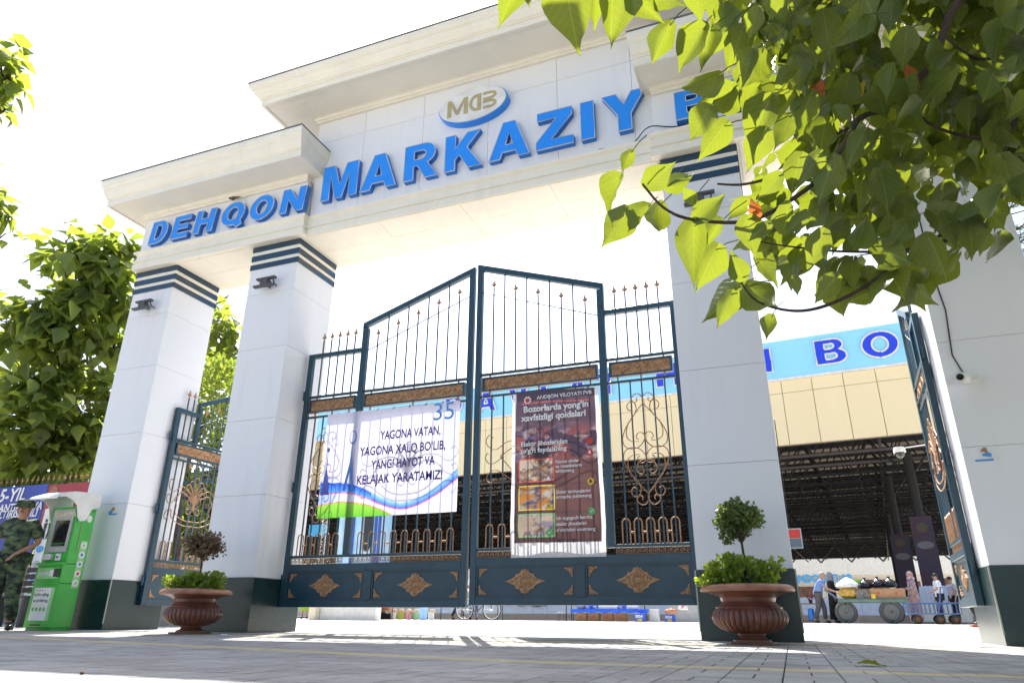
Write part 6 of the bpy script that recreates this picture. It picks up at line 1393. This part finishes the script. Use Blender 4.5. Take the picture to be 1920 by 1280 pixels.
xa2 = gx(577,17.8); MB().bbox(xa2, xa-0.01, 17.8, 18.1, 0.05, 0.62, 0.01).build('cream_pier', [M_cream], wp)
sp_ = thing('steel_tower', 'slim lattice steel post behind the left end of the main gate', 'post'); x = atY(607,1000,21).x
b = MB()
for s in (-.09,.09): b.tube([(x+s,21,0),(x+s,21,3.6)],0.02,4)
for i in range(24): b.tube([(x-.09,21,i*.15),(x+.09,21,i*.15+.15)],0.010,4)
b.build('lattice', [mat('pale_steel',(0.5,0.52,0.52),0.5)], sp_)

# ================================================================== STALL GOODS, CARTS, BICYCLE
def gz_(Y): return gz(0, Y)
YS = 25.0
# 18-25 m away things are placed by the image column where they stand
tb = thing('blue_cloth_table', 'low trestle table under a bright blue cloth behind the right gate leaf', 'table', (gx(1147,YS), YS, gz_(YS)))
Lw = (gx(1218,YS)-gx(1076,YS))/2
MB().bbox(-Lw,Lw,-0.35,0.35,0.36,0.385,0.004).build('tabletop', [M_kgrey], tb)
b = MB(); n_ = 30; vs = []
for j, (y, z) in enumerate(((-0.38,0.28),(-0.375,0.392),(0.37,0.392))):
    for i in range(n_+1): vs.append((-Lw-.03+(2*Lw+.06)*i/n_, y, z+(0.02*sin(i*1.3) if j == 0 else 0)))
b.add(vs, [(j*(n_+1)+i, j*(n_+1)+i+1, (j+1)*(n_+1)+i+1, (j+1)*(n_+1)+i) for j in range(2) for i in range(n_)]); b.build('cloth', [mat('bright_blue_cloth',(0.02,0.12,0.72),0.7)], tb)
for x in (-Lw+.05, Lw-.05):
    for y in (-.3,.3): MB().tube([(x,y,0),(x,y,0.36)],0.014,5).build('leg',[M_black],tb)
M_card = mat('cardboard', (0.42,0.25,0.13), 0.8, col2=(0.36,0.21,0.11), nscale=8)
def cbox(name, label, px, Y, w, h, d, z=0.0, mt=M_card, group=None, marks=True):
    t = thing(name, label, 'box', (gx(px,Y), Y, gz_(Y)+z), random.uniform(-.06,.06), group)
    b = MB(); b.bbox(-w/2,w/2,-d/2,d/2,0,h,0.004); b.build('carton', [mt], t)
    if marks: 
        b = MB(); b.poly([arc(0,h*.55,h*.13,h*.13,0,360,10)[:-1]], -d/2-0.004, -d/2-0.0005); b.build('print_mark', [M_red], t)
        for s in (-1,1): b = MB(); b.poly([arc(s*w*.28,h*.42,h*.07,h*.07,0,360,8)[:-1]], -d/2-0.004, -d/2-0.0005); b.build('print_mark', [M_red], t)
        MB().box(-w/2+.01,w/2-.01,-0.01,0.01,h+.0005,h+.003).build('tape', [mat('tape',(0.5,0.4,0.25),0.3)], t)
    return t
for px, pos in ((1092,'leftmost'),(1116,'second from left'),(1141,'third from left'),(1166,'rightmost')): cbox('cardboard_box', 'brown cardboard box under the blue cloth table, %s of the four' % pos, px, YS, 0.36, 0.27, 0.3, group='cardboard boxes under the table')
def basin(name, label, cat, px, Y, r0, r1, h, mt, z=0.0, fill=None, group=None, text=None):
    t = thing(name, label, cat, (gx(px,Y), Y, gz_(Y)+z), 0, group); b = MB(); b.lathe([(r0,0),(r1,h),(r1+.015,h),(r1+.015,h+.015),(r1-.01,h+.012),(r0-.01,.02),(0,.02)], 20); b.build('bowl', [mt], t, smooth=True)
    if fill:
        rn = random.Random(px); bl = MB().ell((0,0,0),(0.04,0.04,0.036),8,6).mesh('fruit',[fill],True)
        for i in range(26):
            a, q = rn.uniform(0,2*pi), rn.uniform(0,1)**.5*(r1-.03); put('fruit', bl, t, (q*cos(a), q*sin(a), h+0.01+(1-q/r1)*0.05))
    return t
M_tom = mat('tomato', (0.60,0.10,0.03), 0.3); M_pb = mat('pale_blue_plastic',(0.42,0.66,0.90),0.4,trans=0.3)
ztab = 0.395
basin('basin', 'basin of tomatoes on the left end of the blue cloth table', 'basin', 1090, YS, .12,.19,.10, M_kgrey, ztab, M_tom)
M_bluep = mat('blue_carton', (0.05,0.12,0.55), 0.6)
def printed(name, label, px, Y, w, h, z, group=None, txt='5024'):
    t = thing(name, label, 'box', (gx(px,Y), Y, gz_(Y)+z), 0, group); MB().bbox(-w/2,w/2,-.12,.12,0,h,0.004).build('carton', [M_bluep], t)
    text_part('lettering', txt, h*.45, M_paper, t, (-w*.42,-.124,h*.48), bold=.004); MB().box(-w*.22,w*.22,-.124,-.1205,h*.06,h*.36).build('yellow_patch', [M_yellow], t)
for px, pos in ((1105,'beside the tomato basin'),(1120,'second from the tomato basin'),(1168,'between the cream trays')): printed('blue_carton', 'small blue and white printed carton on the table, '+pos, px, YS, .22,.13, ztab, 'blue cartons on the table')
printed('blue_carton', 'blue white and yellow printed carton under the right end of the table', 1201, YS-.45, .34,.27,0); printed('blue_carton','blue white and yellow printed carton under the tomato crate right of the table', 1257, YS, .34,.24,0)
for px, pos in ((1134,'left'),(1151,'middle'),(1188,'right')):
    t = thing('cream_tray', 'cream tray of goods on the blue cloth table, %s one' % pos, 'tray', (gx(px,YS), YS, gz_(YS)+ztab), 0, 'cream trays'); MB().bbox(-.17,.17,-.15,.15,0,.11,.01).build('tray', [mat('cream_plastic',(0.72,0.68,0.55),0.6)], t)
cbox('white_canister', 'white container standing right of the blue cloth table', 1228, YS, .30,.40,.28, mt=M_kwhite, marks=False)
basin('basin', 'crate of tomatoes on a blue carton right of the table', 'basin', 1259, YS, .17,.22,.08, M_card, .25, M_tom)
gb_ = thing('green_bottles', 'row of green plastic bottles on a ledge at the right end of the main gate', 'bottles', (gx(1300,YS+1), YS+1, gz_(YS)+.62))
for i in range(3): MB().lathe([(.05,0),(.055,.05),(.055,.15),(.02,.2),(.018,.23),(0,.23)],12,c=(-.2+i*.2,0,0)).build('bottle',[mat('green_bottle',(0.06,0.42,0.04),0.3)],gb_)
gl_ = thing('goods_ledge', 'grey ledge block under the green bottles', 'ledge', (gx(1298,YS+1), YS+1, gz_(YS))); MB().bbox(-.7,.6,-.2,.25,0,.615,.01).build('block',[M_kgrey],gl_)
fg = thing('white_bag', 'white plastic bag with red print hanging beside the green bottles', 'bag', (gx(1283,YS), YS, gz_(YS)+.38)); b = MB(); b.lathe([(.02,.36),(.06,.32),(.12,.2),(.17,.03),(.14,0),(0,0)],14); b.build('bag',[M_kwhite],fg,smooth=True); b = MB(); b.poly([[(-.02,.05),(.04,.08),(.06,.2),(.03,.2)]], -.19,-.175); b.build('red_print',[M_red],fg)
# containers of produce left
bw = mat('bin_lime',(0.42,0.48,0.05),0.5); bp_ = mat('bin_pink',(0.70,0.30,0.34),0.5); bg_ = mat('bin_green',(0.25,0.48,0.22),0.5)
for px, mt, lab in ((737,M_kwhite,'white tub with peach rim, leftmost of the row behind the gate'),(751,bw,'lime green tub in the row behind the gate'),(765,bp_,'pink tub in the row behind the gate'),(779,bg_,'green tub beside the pale blue bucket'),(808,M_kwhite,'white tub right of the pale blue bucket')):
    t = thing('produce_tub', lab, 'tub', (gx(px,YS), YS, gz_(YS)), 0, 'tubs of produce'); b = MB(); b.lathe([(.10,0),(.115,.27),(0,.27)],16); b.build('tub',[mt],t,smooth=True)
    b = MB(); b.bbox(-.135,.135,-.12,.12,.271,.33,.006); b.build('rim',[mat('peach_rim',(0.62,0.42,0.28),0.6)],t); MB().bbox(-.05,.10,-.05,.05,.331,.39,.01).build('scoop',[M_kwhite],t)
t = basin('pale_blue_bucket', 'tall pale blue bucket in the row of tubs', 'bucket', 793, YS-.5, .13,.19,.42, M_pb)
fs_ = thing('fruit_stand', 'dark stand with orange and red fruit left of the tubs', 'stand', (gx(717,YS), YS, gz_(YS))); MB().bbox(-.25,.32,-.2,.2,0,.22,.01).build('base',[c_blk],fs_)
for q, mt in ((0,M_yellow),(1,M_tom)):
    MB().bbox(-.28+q*.32,.02+q*.32,-.22,.2,.221+q*.1,.30+q*.1,.006).build('tray',[M_card],fs_)
    fm = MB().ell((0,0,0),(.04,.04,.036),8,6).mesh('fruit',[mt],True); rn = random.Random(q)
    for i in range(16): put('fruit', fm, fs_, (-.26+q*.32+rn.uniform(0,.26), rn.uniform(-.2,.15), .32+q*.1))
aw = thing('red_awning', 'thin red awning edge above the fruit stand', 'awning', (gx(720,YS), YS-.6, gz_(YS)+.58)); MB().bbox(-.5,.75,-.3,.3,0,.05,.006).build('canopy',[M_red],aw)
for x in (-.45,.7): MB().tube([(x,0,-.58),(x,0,0)],.015,5).build('post',[M_black],aw)
# thin stall posts
for px, lab in ((826,'thin dark stall post left of the bicycle'),(933,'thin dark stall post just right of the bicycle'),(942,'second thin dark stall post right of the bicycle'),(1062,'thin dark stall post near the small grey stool'),(1072,'thin slanted stall post left of the blue cloth table'),(1210,'thin dark stall post at the right end of the table')):
    t = thing('stall_post', lab, 'post', (gx(px,YS-.2), YS-.2, gz_(YS)), 0, 'thin stall posts'); MB().tube([(0,0,0),(0.02,0,1.5)],.018,6).build('post',[M_black],t)
tp = thing('grey_tarpaulin', 'dark grey tarpaulin hung on the white wall right of the bicycle', 'tarpaulin'); xa, xb_ = gx(925,WY-.2), gx(1024,WY-.2)
b = MB(); vs = []; n_ = 24
for j in range(2):
    for i in range(n_+1): vs.append((xa+(xb_-xa)*i/n_, WY-.1-.03*sin(i*1.1), 1.05 if j else .72+.03*sin(i*.9)-.1*(i/n_)))
b.add(vs, [(i,i+1,n_+2+i,n_+1+i) for i in range(n_)]); b.build('sheet',[mat('tarp_grey',(0.13,0.13,0.17),0.7)],tp)
st_ = thing('small_stool', 'small grey stool left of the blue cloth table', 'stool', (gx(1054,YS), YS, gz_(YS))); MB().bbox(-.14,.14,-.14,.14,.26,.285,.004).build('seat',[M_kgrey],st_)
for x in (-.11,.11):
    for y in (-.11,.11): MB().tube([(x,y,0),(x*.9,y*.9,.26)],.010,5).build('leg',[M_black],st_)
# bicycle (side view)
BXp = gx(922, YS-1.2); bk = thing('bicycle', 'black bicycle seen under the meeting edge of the main gate', 'bicycle', (BXp, YS-1.2, gz_(YS)), radians(4))
def wheel(par, x, y, r, name='wheel', tyre=.022, mt=M_black, hub=.03, spokes=16):
    b = MB(); b.tube([(x+r*cos(a),y,r+r*0+ r*sin(a)+tyre) for a in [2*pi*i/32 for i in range(33)]], tyre, 6, caps=False); o = b.build(name,[mt],par,smooth=True)
    b = MB(); b.tube([(x+(r-.03)*cos(a),y,r+(r-.03)*sin(a)+tyre) for a in [2*pi*i/32 for i in range(33)]], .012, 5, caps=False)
    for i in range(spokes): a = 2*pi*i/spokes; b.tube([(x,y,r+tyre),(x+(r-.03)*cos(a),y,r+tyre+(r-.03)*sin(a))],.003,3)
    b.tube([(x,y-.04,r+tyre),(x,y+.04,r+tyre)],hub,8); b.build('rim',[M_plastic],o); return o
wheel(bk, 0, 0, .33); wheel(bk, -1.02, 0, .33)
b = MB()
for p, q in (((0,0,.35),(-.12,0,.78)),((-.12,0,.72),(-.62,0,.74)),((-.14,0,.66),(-.55,0,.30)),((-.55,0,.30),(-.66,0,.82)),((-.66,0,.74),(-1.02,0,.35)),((-.55,0,.30),(-1.02,0,.35))): b.tube([p,q],.017,6)
b.build('frame',[M_black],bk)
b = MB(); b.tube([(-.12,-.26,.88),(-.08,-.2,.92),(-.12,0,.90),(-.08,.2,.92),(-.12,.26,.88)],.013,6); b.tube([(-.12,0,.78),(-.12,0,.90)],.014,6); b.build('handlebar',[M_plastic],bk)
b = MB(); b.ell((-.68,0,.86),(.13,.07,.035),12,6); b.build('saddle',[M_black],bk,smooth=True)
b = MB(); b.tube([(-.55,-.05,.30),(-.50,-.07,.15)],.01,5); b.tube([(-.55,.05,.30),(-.60,.07,.45)],.01,5); b.lathe([(.08,0),(.08,.01),(0,.01)],14,c=(0,0,0)) if False else None; b.build('crank',[M_kgrey],bk)

# loaded green handcart
ct = thing('handcart', 'long flat green four wheeled handcart loaded with produce', 'cart', (gx(1588,YC), YC, gz_(YC)), 0)
M_cg = mat('cart_green', (0.15,0.23,0.18), 0.6, col2=(0.10,0.16,0.13), nscale=4)
s_ = (gx(1672,YC)-gx(1588,YC)); zb2 = 0.70
for i in range(9): MB().bbox(-.18+i*(s_+.72)/9, -.18+(i+1)*(s_+.72)/9-.008, -.45,.45, zb2, zb2+.035,.003).build('deck_board',[M_cg],ct)
for y in (-.44,.44): MB().bbox(-.18,s_+.54,y-.03,y+.03,zb2-.08,zb2-.001,.004).build('side_rail',[M_cg],ct)
def tyre(x, y, r, w=.11):
    b = MB(); M_ = Matrix(((1,0,0,x),(0,0,1,y),(0,1,0,r),(0,0,0,1)))
    b.tube([(x+(r-w*.5)*cos(a),y,r+(r-w*.5)*sin(a)) for a in [2*pi*i/36 for i in range(37)]], w*.55, 8, caps=False); o = b.build('wheel',[mat('dusty_rubber',(0.10,0.10,0.095),0.9)],ct,smooth=True)
    d = MB(); d.lathe([(r-w*.95,-.02),(r-w*.95,.02),(r*.35,.035),(r*.35,.05),(r*.12,.06),(r*.12,.08),(0,.08)],28); vs = [(x+v[0], y-v[2], r+v[1]) for v in d.v]; d.v = vs; d.build('disc',[mat('wheel_disc',(0.16,0.17,0.165),0.7)],o,smooth=True)
    h = MB(); h.ell((x,y-.09,r),(r*.12,.03,r*.12),10,6); h.build('hub_cap',[mat('rust',(0.16,0.08,0.03),0.8)],o)
tyre(0,-.34,.33); tyre(0.05,.34,.33); tyre(s_,-.40,.345,.12); tyre(s_+.12,.40,.345,.12)
b = MB(); b.tube([(0,-.45,.33),(.12,-.3,zb2-.05)],.03,6); b.tube([(0,-.28,.33),(.12,-.28,zb2-.05)],.025,6); b.build('fork',[M_cg],ct)
for x in (s_-.22, s_+.22): MB().tube([(s_,-.30,.345),(x,-.30,zb2-.05)],.022,6).build('strut',[M_cg],ct)
MB().tube([(s_,-.4,.345),(s_,.4,.345)],.025,8).build('axle',[M_cg],ct); MB().tube([(0,-.4,.33),(0,.4,.33)],.022,8).build('axle',[M_cg],ct)
b = MB(); b.tube([(-.15,-.3,zb2+.02),(-.52,-.3,1.02),(-.52,.3,1.02),(-.15,.3,zb2+.02)],.018,6); b.build('push_handle',[mat('handle_blue',(0.12,0.22,0.34),0.5)],ct)
cx0 = gx(1588,YC); zd = gz_(YC)+zb2+.036
def on_cart(px): return atY(px, 1110, YC).x
nb = thing('potato_net', 'yellow net sack of potatoes on the front of the handcart', 'sack', (on_cart(1592), YC-.1, zd)); b = MB(); b.ell((0,0,.17),(.33,.28,.19),18,10); b.build('net',[mat('net_yellow',(0.60,0.38,0.06),0.8,col2=(0.35,0.20,0.04),nscale=30,bump=0.5)],nb,smooth=True)
pm = MB().ell((0,0,0),(.045,.04,.035),8,6).mesh('potato',[mat('potato',(0.62,0.42,0.12),0.7)],True); rn = random.Random(9)
for i in range(70):
    a = rn.uniform(0,2*pi); e_ = rn.uniform(-.5,1.1); put('potato', pm, nb, (.30*cos(a)*cos(e_), .26*sin(a)*cos(e_), .17+.17*sin(e_)))
ws = thing('white_sack', 'white cloth sack lying on top of the potato net', 'sack', (on_cart(1591), YC-.05, zd+.34)); b = MB(); b.lathe([(.30,0),(.34,.04),(.30,.12),(.18,.22),(.05,.30),(0,.31)],18,flute=lambda i,j,z:.06*sin(j*2.1+i)); b.build('sack',[M_kwhite],ws,smooth=True)
gc = thing('green_crate', 'lime green plastic crate behind the white sack on the handcart', 'crate', (on_cart(1607), YC+.25, zd+.38)); 
for a in ((-.2,.2,-.15,-.14,0,.2),(-.2,.2,.14,.15,0,.2),(-.2,-.19,-.139,.139,0,.2),(.19,.2,-.139,.139,0,.2),(-.189,.189,-.139,.139,0,.01)): MB().box(*a).build('side',[mat('lime_plastic',(0.28,0.62,0.06),0.4)],gc)
cbox('jar_crate', 'dark open crate of jars in the middle of the handcart', 1625, YC-.2, .38,.26,.35, z=zb2+.036, mt=mat('jar_crate_dark',(0.06,0.07,0.065),0.5,col2=(0.22,0.20,0.18),nscale=14), marks=False)
yb_ = thing('yellow_pack', 'small yellow pack in front of the jar crate', 'pack', (on_cart(1634), YC-.42, zd)); MB().bbox(-.06,.06,-.03,.03,0,.13,.006).build('pack',[M_yellow],yb_)
cbox('cardboard_box', 'brown printed cardboard fruit box on the handcart, left of two', 1656, YC-.15, .50,.29,.40, z=zb2+.036); cbox('cardboard_box', 'brown printed cardboard fruit box on the handcart, right of two', 1689, YC-.15, .50,.29,.40, z=zb2+.036)
M_bag = mat('black_bag', (0.012,0.012,0.018), 0.22, bump=0.8, bscale=14)
for px, z, lab in ((1624,.30,'shiny black bag on top of the jar crate'),(1648,.33,'shiny black knotted bag on the left cardboard box'),(1670,.33,'shiny black knotted bag over both cardboard boxes')):
    t = thing('black_bag', lab, 'bag', (on_cart(px), YC-.1, zd+z), 0, 'black bags on the handcart'); b = MB(); b.lathe([(.13,0),(.21,.06),(.19,.15),(.09,.23),(.03,.27),(.05,.33),(0,.33)],16,flute=lambda i,j,z:.10*sin(j*2.4+i*1.3)); b.build('bag',[M_bag],t,smooth=True)
wc = thing('white_cloth', 'white cloth laid over the right end of the cart load', 'cloth', (on_cart(1705), YC-.1, zd+.295)); b = MB(); b.add([(-.35,-.2,0),(-.1,-.2,.03),(.1,-.2,-.03),(.22,-.2,-.13),(-.35,.2,.01),(-.1,.2,.04),(.1,.2,-.02),(.22,.2,-.12)],[(0,1,5,4),(1,2,6,5),(2,3,7,6)]); b.build('cloth',[M_kwhite],wc)
# small blue cart
YD = 24.0; bcx0, bcx1 = gx(1702,YD), gx(1803,YD); L_ = bcx1-bcx0
bc = thing('small_cart', 'small blue railed cart with four dark wheels and a tall handle', 'cart', (bcx0, YD, gz_(YD)))
M_cb = mat('cart_blue', (0.05,0.11,0.27), 0.6)
MB().bbox(0,L_,-.3,.3,.27,.30,.004).build('deck',[M_cb],bc)
for y in (-.3,.3):
    MB().bbox(0,L_,y-.012,y+.012,.55,.58,.003).build('rail',[M_cb],bc)
    for i in range(13): MB().box(L_*i/12-.009,L_*i/12+.009,y-.009,y+.009,.301,.549).build('baluster',[M_cb],bc)
b = MB(); b.tube([(L_*.62,0,.3),(L_*.74,0,1.0),(L_*.95,0,1.02)],.02,6); b.build('handle',[M_cb],bc)
for x in (L_*.18,L_*.60,L_*.88):
    for y in (-.22,.22):
        b = MB(); b.tube([(x+.10*cos(a),y,.13+.10*sin(a)) for a in [2*pi*i/18 for i in range(19)]],.03,6,caps=False); o = b.build('wheel',[M_black],bc,smooth=True); b = MB(); b.tube([(x,y-.02,.13),(x,y+.02,.13)],.07,12); b.build('disc',[mat('rust',(0.16,0.08,0.03),0.8)],o); MB().box(x-.01,x+.01,y-.01,y+.01,.15,.269).build('wheel_bracket',[M_cb],bc)
for i, px in enumerate((1741,1749,1757,1765,1781,1789)):
    t = thing('pale_sack', ['pale upright sack just left of the boy, outermost','second pale upright sack left of the boy','third pale upright sack left of the boy','pale upright sack directly behind the boy','pale upright sack right of the boy','rightmost pale upright sack near the side gate'][i], 'sack', (gx(px,WY-.6), WY-.6, .70), 0, 'pale sacks on the counter'); b = MB(); b.lathe([(.10,0),(.12,.1),(.12,.5),(.09,.62),(0,.66)],12); b.build('sack',[mat('pale_sack',(0.55,0.60,0.70),0.6)],t,smooth=True)
ctn = thing('counter', 'cream counter carrying the pale upright sacks', 'counter', (gx(1765,WY-.6), WY-.6, gz_(WY))); MB().bbox(-.95,.95,-.25,.25,.05,.625,.01).build('block',[M_cream],ctn)
# shelf at the column's right side
wsf = thing('wooden_shelf', 'small brown wooden shelf with blue goods beside the cart pusher', 'shelf', (gx(1520,YC+.5), YC+.5, gz_(YC)))
M_wood = mat('shelf_wood',(0.22,0.10,0.05),0.7)
for a in ((-.26,-.22,-.2,.2,0,.58),(.22,.26,-.2,.2,0,.58),(-.26,.26,-.2,.2,.581,.61),(-.219,.219,-.2,.2,.05,.08)): MB().box(*a).build('board',[M_wood],wsf)
bg2 = thing('blue_bag', 'blue bag standing inside the wooden shelf', 'bag', (gx(1523,YC+.5), YC+.45, gz_(YC)+.081)); MB().lathe([(.09,0),(.10,.1),(.09,.35),(0,.38)],12).build('bag',[M_bluef],bg2,smooth=True)
rbk = thing('red_flower_pot', 'small dark pot with red flowers on the wooden shelf', 'pot', (gx(1525,YC+.5), YC+.5, gz_(YC)+.611)); MB().lathe([(.05,0),(.07,.12),(0,.12)],10).build('pot',[M_black],rbk); b = MB(); small_leaves(b,(0,0,.2),(.12,.1,.08),60,.05,random.Random(2),0); raw_build(b,'flowers',[mat('dark_red',(0.2,0.02,0.03),0.6)],rbk,'stuff')
stp = thing('brick_step', 'flat red brick tile on the ground at the foot of the right side gate', 'tile', (gx(1842,16), 16, gz(0,16))); MB().bbox(-.2,.2,-.15,.15,0,.05,.006).build('tile',[mat('red_tile',(0.30,0.10,0.07),0.7)],stp)
o = MB().bbox(-.03,.03,-.02,.02,0,.018,.005).build('paper_scrap',[M_paper], loc=(-5.35,5.9,.0)); tag(o, 'tiny white paper scrap on the paving beside the left urn planter', 'litter')
# fallen leaf and scraps on the paving
fl_ = Vector((0,0,0)); gp0 = atY(1605,1250,1); d_ = ray(1615,1248); t_ = -CH/d_.z; P0 = Vector((d_.x*t_, d_.y*t_, 0.012))
o = put_leaf(bpy.data.objects.new('x',None), P0, P0+Vector((.11,.02,.0)), Vector((0,.1,1)), LV[0]); o.parent = None; o.name = 'fallen_leaf'; tag(o, 'green fallen leaf lying on the paving at lower right', 'leaf')
d_ = ray(153,1265); t_ = -CH/d_.z; o = MB().ell((0,0,0),(.008,.007,.006),8,6).build('seed_pod',[mat('pod_brown',(0.12,0.04,0.03),0.7)], loc=(d_.x*t_, d_.y*t_, .007)); tag(o, 'small dark brown pod on the paving at lower left', 'pod')
